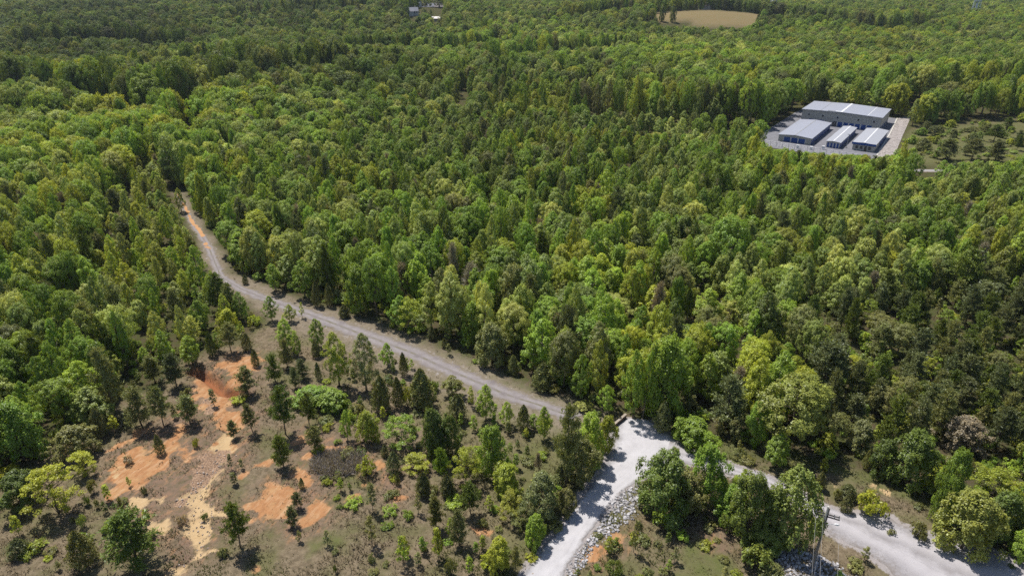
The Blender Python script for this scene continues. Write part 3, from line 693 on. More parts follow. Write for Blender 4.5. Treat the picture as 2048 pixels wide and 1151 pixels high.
def make_sapling(seed, H=4.0, Rr=1.0):
    rng = np.random.default_rng(seed); C = []; RC = []; O = []
    for i in range(20):
        t = (i + rng.random()) / 20; a = i * 2.4; f = min(1, 0.5 + t / 0.4) * (1 - t) ** 0.6; rr = Rr * f * (0.4 + 0.5 * rng.random())
        C.append((rr * math.cos(a), rr * math.sin(a), H * (0.24 + 0.73 * t))); RC.append(0.20 + 0.22 * rng.random()); O.append((math.cos(a), math.sin(a), 0.3))
    C = np.array(C); RC = np.array(RC)
    V, F, T, Wm = clump_leaves(C, RC, 420, 0.19, rng, 1.0, 0.25, np.array(O))
    add_var('sapling', crown_mesh('sapling_crown', V, F, T, Wm, M_LEAF), trunk_mesh(H, 0.06, [(C[i], 0.025) for i in range(0, 20, 2)], rng, M_BARK, 0.9), H, Rr)

def make_shrub(seed, H=1.7, Rr=1.2):
    rng = np.random.default_rng(seed); C = []; RC = []; O = []
    for i in range(24):
        a = rng.random() * 6.283; rr = Rr * math.sqrt(rng.random()) * 0.8; z = H * (0.22 + 0.55 * rng.random() * (1 - 0.5 * rr / Rr))
        C.append((rr * math.cos(a), rr * math.sin(a), z)); RC.append(0.24 + 0.24 * rng.random()); O.append((math.cos(a), math.sin(a), 0.5))
    C = np.array(C); RC = np.array(RC)
    V, F, T, Wm = clump_leaves(C, RC, 330, 0.18, rng, 0.9, 0.2, np.array(O))
    b = MB()
    for i in range(9): b.tube([(0, 0, -0.1), C[i] * 0.6, C[i]], [0.03, 0.02, 0.006], 4, caps=False)
    add_var('shrub', crown_mesh('shrub_crown', V, F, T, Wm, M_LEAF), b.mesh('stem', M_BARK), H, Rr)

def make_bare(seed, H=9.0, Rr=2.2):
    rng = np.random.default_rng(seed); b = MB(); tips = []; dirs = []
    b.tube([(0, 0, -0.3), (0.1, 0, H * 0.4), (0, 0.1, H * 0.95)], [0.12, 0.08, 0.015], 6)
    for i in range(34):
        t = (i + rng.random()) / 34; z = H * (0.25 + 0.7 * t); a = i * 2.4; ln = Rr * (1.05 - 0.8 * t) * (0.6 + 0.5 * rng.random()); e = 0.5 + 0.3 * rng.random()
        d = np.array([math.cos(a) * math.cos(e), math.sin(a) * math.cos(e), math.sin(e)]); end = np.array([0, 0, z]) + d * ln
        b.tube([(0, 0, z), end], [0.03, 0.008], 4, caps=False)
        for k in range(14): tips.append(np.array([0, 0, z]) + d * ln * (0.3 + 0.7 * rng.random()) + rng.normal(size=3) * 0.15); dirs.append(d)
    V, F, T, Wm = needle_tufts(np.array(tips), np.array(dirs), 0.8, rng, 7, 0.030)
    add_var('bare', crown_mesh('twig_crown', V, F, T, Wm, M_NEEDLE), b.mesh('trunk', M_PALEBARK, True), H, Rr)

for s in range(8): make_pointed(100 + s, 12.0, 2.8 + 0.12 * (s % 4))
for s in range(8): make_round(200 + s, 12.5, 4.0)
for s in range(6): make_bushy(900 + s)
for s in range(4): make_spread(300 + s)
for s in range(5): make_pine(400 + s, 9.0, 2.2 + 0.15 * (s % 3), 1.0 + 0.15 * (s % 2), 0.16 + 0.07 * (s % 3))
for s in range(4): make_cedar(500 + s)
for s in range(4): make_sapling(600 + s)
for s in range(4): make_shrub(700 + s)
for s in range(3): make_bare(800 + s)

NAMES = {'pointed': ('pointed_broadleaf_tree', 'tree', 'pointed tree'), 'round': ('rounded_broadleaf_tree', 'tree', 'rounded tree'),
         'bushy': ('bushy_tree', 'tree', 'bushy tree'), 'spread': ('spreading_tree', 'tree', 'spreading tree'), 'pine': ('pine_tree', 'pine tree', 'pine'), 'cedar': ('cedar_tree', 'cedar tree', 'cedar'),
         'sapling': ('sapling', 'sapling', 'slender sapling'), 'shrub': ('shrub', 'shrub', 'low shrub'), 'bare': ('twiggy_tree', 'tree', 'twiggy tree')}
GROUPS = {'bushy': 'bushy low-crowned trees', 'pointed': 'pointed broadleaf trees of the wood', 'round': 'rounded broadleaf trees of the wood', 'spread': 'loose spreading trees', 'pine': 'pine trees',
          'cedar': 'dense cedar trees', 'sapling': 'slender young saplings', 'shrub': 'low shrubs on open ground', 'bare': 'sparse twiggy trees'}
TINT = {'mid': ('mid-green', (0.085, 0.122, 0.016)), 'bright': ('bright green', (0.114, 0.152, 0.019)), 'yellow': ('yellow-green', (0.138, 0.152, 0.018)),
        'grey': ('grey-green', (0.106, 0.128, 0.032)), 'dark': ('dark green', (0.060, 0.077, 0.015)), 'olive': ('olive-green', (0.088, 0.090, 0.030)),
        'pale': ('pale green', (0.160, 0.176, 0.050)), 'pine': ('dusky green', (0.070, 0.078, 0.032)), 'lpine': ('lighter olive', (0.100, 0.106, 0.038)),
        'cedar': ('blackish olive', (0.072, 0.075, 0.029)), 'bare': ('greyish brown', (0.135, 0.115, 0.085)), 'soft': ('soft yellow-green', (0.136, 0.147, 0.034)), 'gold': ('golden olive', (0.122, 0.132, 0.022))}
#@@PART4@@
# ---------------------------------------------------------------- trees set out one by one: kind tint x bottom top width (pixels of the crop), label
HAND = {
'A': """
pine dark 625 1100 862 205|large dark pine with open limbs alone at the foot of the clay slope
cedar olive 355 1105 935 130|broad olive evergreen between the large dark pine and the forest edge
cedar cedar 75 1068 970 95|round blackish evergreen beside a low yellow bush at the slope's lower corner
sapling yellow 88 968 880 62|small yellow sapling with bent trunk above a round blackish evergreen
shrub yellow 150 1045 995 115|low yellow-green bush touching a round blackish evergreen
spread yellow 225 880 640 205|wide yellow-green bushy tree at the forest edge above bare brown slope
round dark 75 850 675 160|dark evergreen mass behind the wide yellow-green bushy tree
spread yellow 368 700 578 115|small bright yellow tree leaning beside the biggest orange clay patch
round olive 330 622 468 155|dark olive bushy tree at the forest edge near the clay patch
shrub olive 205 575 520 60
shrub dark 262 535 468 65
cedar olive 712 600 512 46|small dense cedar standing on top of the biggest orange clay patch
pine lpine 738 472 300 92
pine lpine 640 478 300 115
pine lpine 855 468 340 85|thin pine with its shadow on clay just below the eroded red scarp
pine lpine 515 415 130 125
pointed yellow 500 260 130 95
pine lpine 700 285 160 85
pine pine 797 295 150 92
pointed bright 852 205 65 95|bright green tree at the upper lip of the red eroded scarp
bare bare 735 185 125 60
shrub dark 670 155 70 75
pointed bright 650 215 118 52
sapling pine 966 385 308 46|sparse little pine sapling below the red eroded scarp
pine pine 1115 335 213 88|dark pine on grass just right of the red eroded scarp
pine pine 1138 505 378 66|thin pine with bare leaning trunk over pale clay, shadow beside it
pine pine 1055 525 448 52
shrub olive 845 338 296 42
shrub yellow 1075 375 330 72
shrub olive 645 785 738 30
shrub olive 541 845 780 26
shrub olive 432 845 795 26
shrub dark 383 835 778 42
shrub dark 920 900 858 32|small dark shrub alone on the pale clay wash
shrub yellow 880 572 518 34
pine dark 1085 1025 828 115|bushy dark pine between the pale wash and the orange pit
shrub olive 1002 1066 1015 48
shrub grey 366 930 860 42
shrub olive 320 910 880 26
sapling pine 1042 672 598 36
sapling olive 1057 738 686 46
sapling olive 1090 668 622 28
shrub bare 572 650 600 42
sapling yellow 520 505 428 62
shrub olive 412 780 700 55
shrub bare 815 925 862 50
sapling bright 585 745 700 26
round mid 455 330 110 130
round mid 60 640 380 190
pointed grey 400 480 290 150
cedar cedar 440 520 390 80
""",
'B': """
pine lpine 142 145 15 85|tall thin-trunked pine at the upper edge of the grassy slope
cedar dark 45 160 52 44
pointed bright 77 140 52 48
cedar cedar 206 135 58 46
cedar olive 246 205 128 38|small cedar standing just above the upper orange clay
pine dark 342 280 150 72|bushy dark pine on grass between clay and the line of trackside trees
cedar cedar 530 265 188 30
pine pine 432 305 212 46
pine pine 466 262 178 56
pine olive 396 215 88 62
pointed bright 385 140 -10 85|bright tall tree where the grassy slope meets the track's bend
pointed bright 432 165 55 55
pointed bright 525 130 -12 80
cedar cedar 522 165 90 50
pointed yellow 612 300 55 112|tall yellow-green tree in the row below the gravel track
pointed lpine 735 320 60 120|tall dull conical tree in the middle of the trackside row
pointed bright 840 215 98 62
cedar cedar 915 250 143 40|dark narrow cedar touching the lower edge of the gravel track
sapling bright 938 245 168 34
pine dark 385 515 305 108|big dark bushy conifer alone in the middle of the grassy slope
pine dark 492 470 328 66
round mid 505 395 285 150
round bright 600 415 300 140
cedar olive 808 405 248 92
cedar cedar 890 390 256 62
cedar olive 1000 392 212 118|broad conical olive cedar at the verge below the gravel track
shrub yellow 930 385 270 62
pointed bright 657 540 398 58
round yellow 755 550 410 95|rounded bright yellow-green tree in the middle of the slope
spread bright 905 580 418 150|broad feathery light-green tree in the middle of the slope
round dark 1062 615 418 115
pine dark 377 660 518 80|dark bushy pine above the flat orange pit
pine olive 520 585 478 76
shrub yellow 530 598 545 66
cedar cedar 866 690 584 68|round blackish cedar to the left of a sparse yellow-green bush
cedar cedar 830 612 558 36
cedar cedar 1004 785 678 68|egg-shaped blackish cedar on the lower slope beneath a sparse bush
cedar cedar 1114 792 694 62
cedar olive 888 738 688 25
spread yellow 968 685 588 115
shrub yellow 745 700 598 90
sapling pine 780 860 735 62
sapling olive 776 1015 885 56|slim olive pine sapling alone on the lower grass
pine pine 420 925 838 54
pine pine 442 845 775 48|little pine at the rim of the flat orange pit
cedar olive 455 758 708 26
sapling bright 920 1110 970 66|bright green small tree on the lower grass, shadow at its foot
sapling yellow 1080 1065 935 52
pine olive 1062 935 800 54
sapling bright 1127 965 890 54
shrub dark 605 1135 1088 22
shrub olive 775 1090 1038 42
sapling olive 985 868 776 42
shrub olive 100 1066 1018 44
shrub bright 690 832 798 85
shrub olive 720 435 370 52
sapling yellow 826 448 388 36
shrub olive 1046 600 545 40
cedar olive 330 370 325 24
shrub grey 985 640 600 50
sapling olive 690 270 210 34
shrub dark 950 520 450 60
shrub mid 1050 320 260 60
cedar olive 640 390 330 40
""",
'C': """
round lpine 412 205 18 138|broad dull-green evergreen on the far side of the gravel track
cedar olive 510 240 150 54|small conical cedar in front of a broad dull evergreen, far verge
cedar olive 640 312 186 98|stout dark olive cedar standing out on the track's far verge
cedar cedar 200 125 78 28
cedar cedar 140 88 22 42
sapling bright 310 135 70 36
pointed bright 818 365 148 94|bright conical tree at the wood's edge behind the track's end
pointed bright 935 425 288 78
pointed mid 1062 445 138 105
pointed mid 1108 440 140 70|tall twin-topped green tree directly behind the timber barrier
cedar olive 95 390 213 104
pointed olive 240 350 238 100
cedar cedar 255 448 325 86
sapling pale 320 388 293 42
pointed bright 385 450 283 84|bright green conical tree on the near verge where the track widens
pointed bright 480 475 363 64
cedar cedar 555 495 378 64
sapling bright 330 495 428 52
sapling bright 275 475 418 38
round dark 148 615 398 98
round dark 232 605 428 88
round mid 412 700 478 132|large rounded dark-green tree in the middle of the bushes
pine mid 190 730 578 66
spread yellow 292 740 560 130
cedar cedar 100 785 678 66
cedar cedar 212 795 693 62
pine dark 318 870 728 90
pointed bright 650 540 388 66
pointed bright 603 490 418 54
pine lpine 745 752 385 118|tall pine with a bare trunk at the near side of the gravel pad
round bright 862 640 418 125
round yellow 932 590 438 85|yellow-green tree overhanging the gravel pad's corner
pointed pale 830 415 358 86
round olive 812 730 522 155
round yellow 480 800 640 135|bright yellow-green bushy tree among the thicket left of the white road
spread gold 500 900 760 120
round lpine 640 900 688 165|broad dull olive tree against the white road's left side
spread yellow 640 740 690 80
spread bright 705 830 738 66
round olive 750 870 755 90
round mid 610 1015 878 98
spread olive 545 940 830 90
pine pine 268 1015 858 76
pine olive 165 938 798 64
sapling yellow 175 1080 938 64
sapling bright 315 1138 1064 44|small bright round sapling near the white road's lower end
round yellow 440 1120 975 110
sapling yellow 20 1068 978 66
shrub olive 370 938 878 56
pine olive 520 1128 1018 40
shrub olive 225 1150 1048 56
bare bare 622 690 596 44
shrub yellow 395 1130 1040 90
shrub olive 700 950 890 70
cedar cedar 720 745 650 60
shrub yellow 590 1090 1040 60
spread olive 300 660 570 90
pointed mid 1010 300 60 80
""",
'D': """
cedar cedar 286 505 362 84|dark conical cedar at the gravel pad's upper corner
round bright 432 585 428 178|wide light green bush-like tree at the gravel pad's right edge
round olive 625 545 428 86
pine pine 565 490 255 150|dark pine behind the wide light green bush by the pad
pointed bright 805 665 498 118|compact bright green tree where grass meets the wood, right of the pad
round soft 868 600 236 310|huge pale yellow-green rounded tree right of the gravel pad
pointed yellow 1037 600 503 74|small vivid yellow-green tree right of the huge pale tree
round dark 290 890 583 265|large dark green bushy tree between the white road and grey road
round mid 500 840 575 165|loose mid-green tree touching the large dark bush by the fork
sapling bright 272 945 828 86
round olive 385 870 680 160
round mid 600 905 735 140
round dark 775 1005 770 150
round olive 345 800 640 140
spread bright 620 860 695 115
round dark 690 985 698 185|dark rounded tree in front of the grey gravel road
round grey 872 1030 672 235|big grey-green airy tree just left of the utility pole
round grey 745 1070 928 155
shrub grey 705 1145 985 160
cedar olive 770 1160 1078 115
shrub dark 65 1148 1063 76
shrub olive 220 1158 1095 64
sapling olive 150 1045 898 44
cedar cedar 995 755 678 46
round mid 300 440 92 195|large tall green tree behind the gravel pad beside the twin-topped tree
round olive 400 420 330 90
round grey 530 330 140 140
round bright 400 150 20 130|vivid green rounded crown deep behind the gravel pad
pointed mid 835 240 95 90
pointed grey 730 220 95 110
pine pine 1000 330 100 170
shrub olive 560 1090 1050 50
shrub yellow 340 600 560 40
shrub bright 660 720 660 60
""",
'E': """
cedar olive 238 762 676 44
cedar cedar 362 810 728 84|dark twin-topped evergreen bush above the grey gravel road
cedar cedar 358 862 783 56
shrub olive 310 806 750 34
shrub yellow 470 890 745 135|vivid yellow-green bush on the bank above the grey road
shrub olive 686 856 813 54
shrub olive 680 985 878 95
round soft 915 1055 765 265|large pale yellow-green rounded tree beside the grey gravel road
round yellow 772 780 664 115
round grey 845 775 713 80
round dark 655 755 508 185|large dark broadleaf tree at the pine wood's lower edge
round dark 522 700 538 118
cedar olive 452 668 578 44
spread yellow 1040 840 645 205|broad yellow-green bushes behind the large pale tree
pointed yellow 945 695 633 66
round bright 1142 1070 945 95
round olive 1100 935 795 125
shrub dark 1100 1118 1088 28
shrub olive 560 970 930 40
round pine 420 590 450 110
pine dark 960 490 320 110
pine lpine 1060 480 330 90
pine pine 1110 590 430 90
pine pine 850 440 260 110
round bare 890 600 430 180
cedar dark 690 350 260 90
round bright 520 230 150 70
spread yellow 385 240 150 110
round yellow 565 310 250 60
round bright 430 100 50 70
""",
'F': """
round mid 428 1105 755 158|large green tree on the wood's edge above the middle of the track
cedar cedar 90 1040 895 62|left one of two blackish cedars beside the gravel track
cedar cedar 162 1040 908 54|right one of two blackish cedars beside the gravel track
cedar cedar 252 1108 1028 66|squat dark cedar on the track's far verge
pointed bright 722 1050 858 96
cedar olive 622 1060 968 76
bare bare 992 1005 795 145|greyish twiggy tree behind the far side of the track
cedar cedar 872 1010 878 64
pointed mid 758 930 660 165
round mid 1165 920 688 205|broad green tree with a yellow-green crown showing behind it
round yellow 1160 800 640 180
pointed mid 1322 890 670 126
pointed mid 580 880 625 135
pointed bright 962 1140 948 104
round grey 1585 1150 898 240|large pale-topped round tree in the wood's front rank
round pale 1790 1150 958 215|pale round tree next to the large pale-topped one
round gold 245 470 310 170
round yellow 300 330 215 200|round dark-centred yellow-green crown high above its neighbours
spread pale 378 570 408 135|pale grey-green feathery tree deep in the wood
pointed gold 1010 770 658 100
round gold 1470 800 690 100
bare bare 1325 680 540 80
pointed pale 640 1120 1070 60
shrub grey 690 1145 1070 110
shrub grey 270 1030 940 110
sapling yellow 640 1090 1030 40
pine lpine 460 770 590 80
pointed olive 870 830 660 100
shrub olive 590 1140 1080 70
""",
'G': """
spread yellow 1700 530 365 170|vivid yellow-green spreading tree within the wood right of the yard
spread yellow 1840 330 225 180
round gold 740 790 555 160|tall golden-green rounded tree standing above the canopy
round dark 1200 500 345 200
pointed gold 850 850 600 110
round dark 480 520 350 170
round mid 430 860 480 260
pointed grey 60 780 520 150
pine dark 1690 960 680 190|large dark pine rising from the canopy right of centre
pine pine 1800 1060 870 170
round yellow 1300 850 680 160
cedar dark 215 1060 890 60
pine pine 1760 190 75 110
pine pine 1615 190 75 110
pine pine 1890 200 90 100
round pine 1560 60 0 60
pine dark 1880 90 0 95
cedar cedar 1600 55 20 30
cedar olive 1500 140 70 90
shrub olive 1700 40 15 40
""",
'H': """
pine dark 1265 1065 855 125|dark pine standing against the near side of the gravel track
pine pine 672 530 370 110|dark pine in the grassy gap left of the track's upper end
pine pine 740 520 380 80
pine pine 735 705 530 110
pointed bright 960 680 460 90
pointed yellow 1030 500 360 60
pointed pale 1010 640 450 70
pointed bright 1130 960 690 110|bright tall tree at the inside of the track's bend
pointed mid 930 520 370 80
spread yellow 1320 640 540 100
spread yellow 1250 540 450 110
round yellow 1480 720 480 170|bright yellow-green crown beside the track's upper stretch
round yellow 1700 820 600 220
pointed yellow 1660 1135 1030 70
pointed bright 1555 1130 980 80
bare bare 1040 740 690 70
pointed yellow 900 900 670 130
bare pale 940 960 760 70
round mid 860 1110 850 130
round bright 400 1151 1060 130
cedar cedar 1408 915 858 34
cedar cedar 1975 1100 1035 50
pointed mid 1740 990 770 130
pointed bright 1575 960 790 100
sapling yellow 1740 1110 1020 36
pointed mid 1380 1120 950 100
pointed pale 880 320 210 90
round pale 800 230 80 110
""",
}
HAND['P'] = """
round dark 852 38 17 24
round dark 879 39 17 20
round mid 838 19 5 12
round dark 814 34 10 18
round mid 866 25 10 15
round mid 893 25 5 18
round olive 843 40 27 16
round dark 857 12 -2 14
"""
TREES = []   # dict(kind, tint, x, y, h, r, label)
def solve(reg, kind, zx, zb, zt, zw):
    ox, oy, k = CROP[reg]; u = ox + zx * k; vb = oy + zb * k; vt = oy + zt * k; w = zw * k
    sp, cp = math.sin(math.radians(38)), math.cos(math.radians(38))
    if kind in ('pine', 'sapling', 'bare'):
        x, y = G(u, vb); _, _, d = PJ(x, y, 0); lo, hi = 0.5, 40.0
        for _ in range(30):
            m = 0.5 * (lo + hi)
            if PJ(x, y, m)[1] > vt: lo = m
            else: hi = m
        return x, y, lo, 0.5 * w * d / FPX
    vc = 0.5 * (vb + vt); a = 2.0
    for _ in range(6):
        x, y = G(u, vc, a); _, _, d = PJ(x, y, a)
        r = 0.5 * w * d / FPX; E = 0.5 * (vb - vt) * d / FPX
        ph = math.atan2(CAM_H, y); s, c = math.sin(ph), math.cos(ph)
        a = math.sqrt(max(E * E - (r * s) ** 2, (0.40 * r) ** 2)) / c
        a = min(a, 9.0)
    return x, y, 2 * a, r
for reg, txt in HAND.items():
    for ln in txt.strip().splitlines():
        f, _, lab = ln.partition('|'); kd, tn, zx, zb, zt, zw = f.split()
        x, y, h, r = solve(reg, kd, float(zx), float(zb), float(zt), float(zw))
        if kd == 'round' and reg in 'ABCDE' and float(zw) < 305: kd = 'bushy'
        if kd in ('pointed', 'pine', 'spread', 'bushy') and float(zw) < 230: r *= 1.12
        TREES.append(dict(kind=kd, tint=tn, x=x, y=y, h=h, r=r, label=lab.strip() or None, hand=True))

# ---------------------------------------------------------------- the wood: where the unnumbered rest of the trees stand
GUARDS = [[(1523, 287), (1604, 205), (1775, 217), (1826, 230), (1800, 305), (1762, 311), (1700, 306), (1600, 300)],
          [(352, 378), (372, 392), (395, 440), (425, 495), (442, 540), (470, 576), (420, 545), (385, 470), (358, 410)],
          [(470, 566), (640, 625), (860, 705), (1090, 798), (1090, 825), (980, 792), (760, 690), (540, 606)],
          [(1820, 334), (1902, 336), (1890, 353), (1826, 349)], [(1310, 34), (1400, 31), (1512, 37), (1506, 50), (1450, 49), (1400, 51), (1318, 47)],
          [(1835, 262), (2060, 255), (2060, 318), (1840, 320)], [(816, 12), (842, 12), (842, 33), (816, 33)], [(834, -2), (888, -2), (888, 13), (834, 13)], [(861, 32), (881, 32), (881, 41), (861, 41)],
          [(1230, 842), (1260, 832), (1370, 880), (1380, 925), (1230, 930)], [(916, 188), (940, 184), (938, 204), (912, 206)],
          [(355, 224), (392, 224), (392, 252), (350, 258)], [(1270, 252), (1340, 256), (1500, 258), (1500, 268), (1270, 262)]]
HG = {}
for t in TREES: HG.setdefault((int(t['x'] // 8), int(t['y'] // 8)), []).append(t)
def too_close(x, y, r, f=0.62):
    i, j = int(x // 8), int(y // 8)
    for a in (i - 1, i, i + 1):
        for b in (j - 1, j, j + 1):
            for t in HG.get((a, b), ()):
                if math.hypot(x - t['x'], y - t['y']) < f * (r + t['r']): return True
    return False

GBOX = [(min(a for a, _ in g), max(a for a, _ in g), min(b for _, b in g), max(b for _, b in g), g) for g in GUARDS]
def blocked(pts):
    for x0, x1, y0, y1, g in GBOX:
        for px_, py_ in pts:
            if x0 <= px_ <= x1 and y0 <= py_ <= y1:
                ins = False; j = len(g) - 1
                for i in range(len(g)):
                    (xi, yi), (xj, yj) = g[i], g[j]
                    if (yi > py_) != (yj > py_) and px_ < (xj - xi) * (py_ - yi) / (yj - yi + 1e-12) + xi: ins = not ins
                    j = i
                if ins: return True
    return False

def scatter(y0, y1, cell, under=False):
    ys = np.arange(y0, y1, cell); P = []
    for k, yy in enumerate(ys):
        half = 0.80 * yy + 26; xs = np.arange(-half, half, cell) + (k % 2) * cell * 0.5
        P.append(np.stack([xs, np.full(len(xs), yy)], 1))
    P = np.concatenate(P); P = P + (RNG.random(P.shape) - 0.5) * cell * 0.95
    x, y = P[:, 0], P[:, 1]
    keep = np.ones(len(x), bool)
    for p, m in ((OPEN, 1.0), (YARD, 3.0), (STONEBANK, 1.5), (CLEAR_R, 2.0), (FIELD_FAR, 2.0), (TRK_P, 2.5), (FAR_ROAD, 3.0)):
        if p is FAR_ROAD: keep &= seg_dist(x, y, p)[0] > m
        else: keep &= sd_poly(x, y, p) < -m
    for p, m in ((GAP_CREEK, 9.0), (GAP_MID, 7.0), (GAP_SMALL, 6.0), *[(g_, 6.5) for g_ in GAPS_FAR]): keep &= seg_dist(x, y, p)[0] > m
    x, y = x[keep], y[keep]
    pines = in_poly(x, y, PINES); n1 = vnoise(x, y, 55, 71, 2); n2 = vnoise(x, y, 24, 72, 2); n3 = vnoise(x, y, 130, 73); z = HT(x, y)
    dc, _ = seg_dist(x, y, CREEK)
    back = np.zeros(len(x))            # taller rank of trees just behind each break in the canopy
    for g_ in GAPS_FAR + [GAP_CREEK, GAP_MID]:
        a_, _ = seg_dist(x, y - 12, g_); back = np.maximum(back, sstep(22, 6, a_)); b_, _ = seg_dist(x, y + 14, g_); back = np.minimum(back, 1 - 1.5 * sstep(13, 4, b_))
    n4 = vnoise(x, y, 70, 75, 2); hole = vnoise(x, y, 9, 76)
    left = in_poly(x, y, [G(*p) for p in [(-250, 250), (330, 300), (420, 480), (330, 640), (-250, 720)]])
    leftstrip = in_poly(x, y, [G(*p) for p in [(190, 640), (215, 400), (300, 330), (350, 375), (395, 470), (430, 560), (520, 620), (470, 690), (300, 720)]])
    for i in range(len(x)):
        r_ = math.hypot(x[i], y[i]); q = R.random(); old = float(sstep(270, 430, r_ + 120 * (n3[i] - 0.5) + (60 if x[i] < -60 else 0)))
        old = max(old, 1.0 if (dc[i] < 45 and y[i] > 300) else 0)
        if under:
            kd = 'shrub' if q < 0.7 else 'sapling'; h = 1.0 + 1.8 * R.random() if kd == 'shrub' else 2.5 + 2 * R.random(); rr = h * (0.6 if kd == 'shrub' else 0.25)
            tn = R.choice(['olive', 'mid', 'grey', 'yellow', 'bright'])
        elif pines[i]:
            if R.random() < 0.30: continue
            if q < 0.66: kd, tn, h, rr = 'pine', R.choice(['pine', 'pine', 'lpine', 'dark']), R.uniform(6.5, 10.5), R.uniform(1.7, 2.6)
            elif q < 0.80: kd, tn, h, rr = 'round', R.choice(['olive', 'olive', 'pine']), R.uniform(5, 8), R.uniform(1.8, 2.8)
            elif q < 0.90: kd, tn, h, rr = 'spread', R.choice(['yellow', 'bright', 'olive']), R.uniform(4, 6.5), R.uniform(1.6, 2.4)
            else: kd, tn, h, rr = 'cedar', R.choice(['olive', 'dark']), R.uniform(4, 7), R.uniform(1.2, 1.8)
        elif leftstrip[i]:
            if R.random() < 0.30: continue
            if q < 0.48: kd, tn, h, rr = 'pointed', R.choice(['yellow', 'pale', 'bright', 'pale', 'yellow']), R.uniform(6, 11), R.uniform(1.5, 2.4)
            elif q < 0.74: kd, tn, h, rr = 'bushy', R.choice(['yellow', 'pale', 'pale', 'bright']), R.uniform(3.5, 7), R.uniform(1.4, 2.3)
            elif q < 0.79: kd, tn, h, rr = 'bare', R.choice(['bare', 'olive']), R.uniform(7, 10), R.uniform(1.3, 1.9)
            elif q < 0.85: kd, tn, h, rr = 'pine', 'lpine', R.uniform(6, 10), R.uniform(1.6, 2.3)
            else: kd, tn, h, rr = 'sapling', R.choice(['yellow', 'bright', 'pale']), R.uniform(3.5, 5.5), R.uniform(0.9, 1.4)
        else:
            pt = [('mid', 4), ('grey', 3), ('bright', 2), ('olive', 1), ('dark', 1)]
            if n2[i] > 0.60: pt = [('grey', 3), ('pale', 2), ('mid', 2)]
            if n2[i] < 0.38: pt = [('bright', 3), ('yellow', 3), ('mid', 2), ('gold', 1)]
            if left[i]: pt = [('bright', 3), ('yellow', 2), ('pale', 2), ('mid', 3), ('grey', 1)]
            if hole[i] > 0.86 and r_ < 500: continue
            if q < 0.04: kd = 'pine'
            elif q < 0.065 and r_ < 420: kd = 'bare'
            elif q < 0.11 and r_ < 420: kd = 'spread'
            elif R.random() < 0.22: kd = 'bushy'
            else: kd = 'pointed' if (0.70 * (1 - old) + 0.12 * old + 0.5 * (n1[i] - 0.5)) > R.random() else 'round'
            tn = R.choices([a for a, _ in pt], [b for _, b in pt])[0]
            if kd == 'pointed': h = R.uniform(7.5, 14.5) * (1 + 0.22 * old); rr = R.uniform(1.9, 3.6) * (1 + 0.2 * old)
            elif kd == 'round':
                h = R.uniform(9, 13) + 5.5 * old * (0.6 + 0.6 * n1[i]); rr = R.uniform(2.3, 3.5) + 2.7 * old * R.random() ** 1.6
                if tn == 'grey' and R.random() < 0.3: tn = 'mid'
            elif kd == 'bushy': h = R.uniform(7, 12) * (1 + 0.35 * old); rr = R.uniform(2.0, 3.4) * (1 + 0.3 * old)
            elif kd == 'pine': h, rr, tn = R.uniform(9, 14), R.uniform(1.9, 2.8), R.choice(['pine', 'dark', 'lpine'])
            elif kd == 'bare': h, rr, tn = R.uniform(7, 11), R.uniform(1.5, 2.2), 'bare'
            else: h, rr = R.uniform(6, 9), R.uniform(2.2, 3.2); tn = R.choice(['yellow', 'bright', 'gold', 'pale'])
            big = float(sstep(75, 30, dc[i])) * (y[i] > 300)
            if big > 0 and kd in ('round', 'bushy', 'pointed'): h *= 1 + 0.30 * big; rr *= 1 + 0.40 * big * R.random()
            h = h * (0.86 + 0.34 * n4[i] + 0.42 * max(-0.7, back[i])); rr *= 0.9 + 0.25 * R.random()
            if x[i] < -40 and y[i] < 200 and kd == 'pointed': h *= 0.9
        if too_close(x[i], y[i], rr, 0.35 if under else 0.62): continue
        zb = z[i]; ok = True; shrink = 1.0
        ub, vb, d = PJ(x[i], y[i], zb)
        if ub < -170 or ub > 2220 or vb < -60: continue
        hw = 0.75 * rr * FPX / d
        for tr in range(6 if r_ < 500 else 1):
            ut, vt, _ = PJ(x[i], y[i], zb + h * shrink); vm = 0.35 * vb + 0.65 * vt
            pts = [(ut, vt), (ut, 0.5 * (vt + vm)), (ut - hw, vm), (ut + hw, vm), (ut, vm), (ut, 0.35 * vt + 0.65 * vb)]
            if not blocked(pts): ok = True; break
            ok = False; shrink *= 0.86
        if not ok: continue
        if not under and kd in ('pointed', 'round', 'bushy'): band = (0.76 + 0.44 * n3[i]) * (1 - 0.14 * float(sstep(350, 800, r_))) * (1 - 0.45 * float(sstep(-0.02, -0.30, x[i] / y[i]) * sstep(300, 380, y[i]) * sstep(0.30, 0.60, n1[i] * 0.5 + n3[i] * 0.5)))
        else: band = 1.0
        TREES.append(dict(kind=kd, tint=tn, band=band, x=x[i], y=y[i], h=h * shrink, r=rr * (0.5 + 0.5 * shrink), label=None, hand=False))

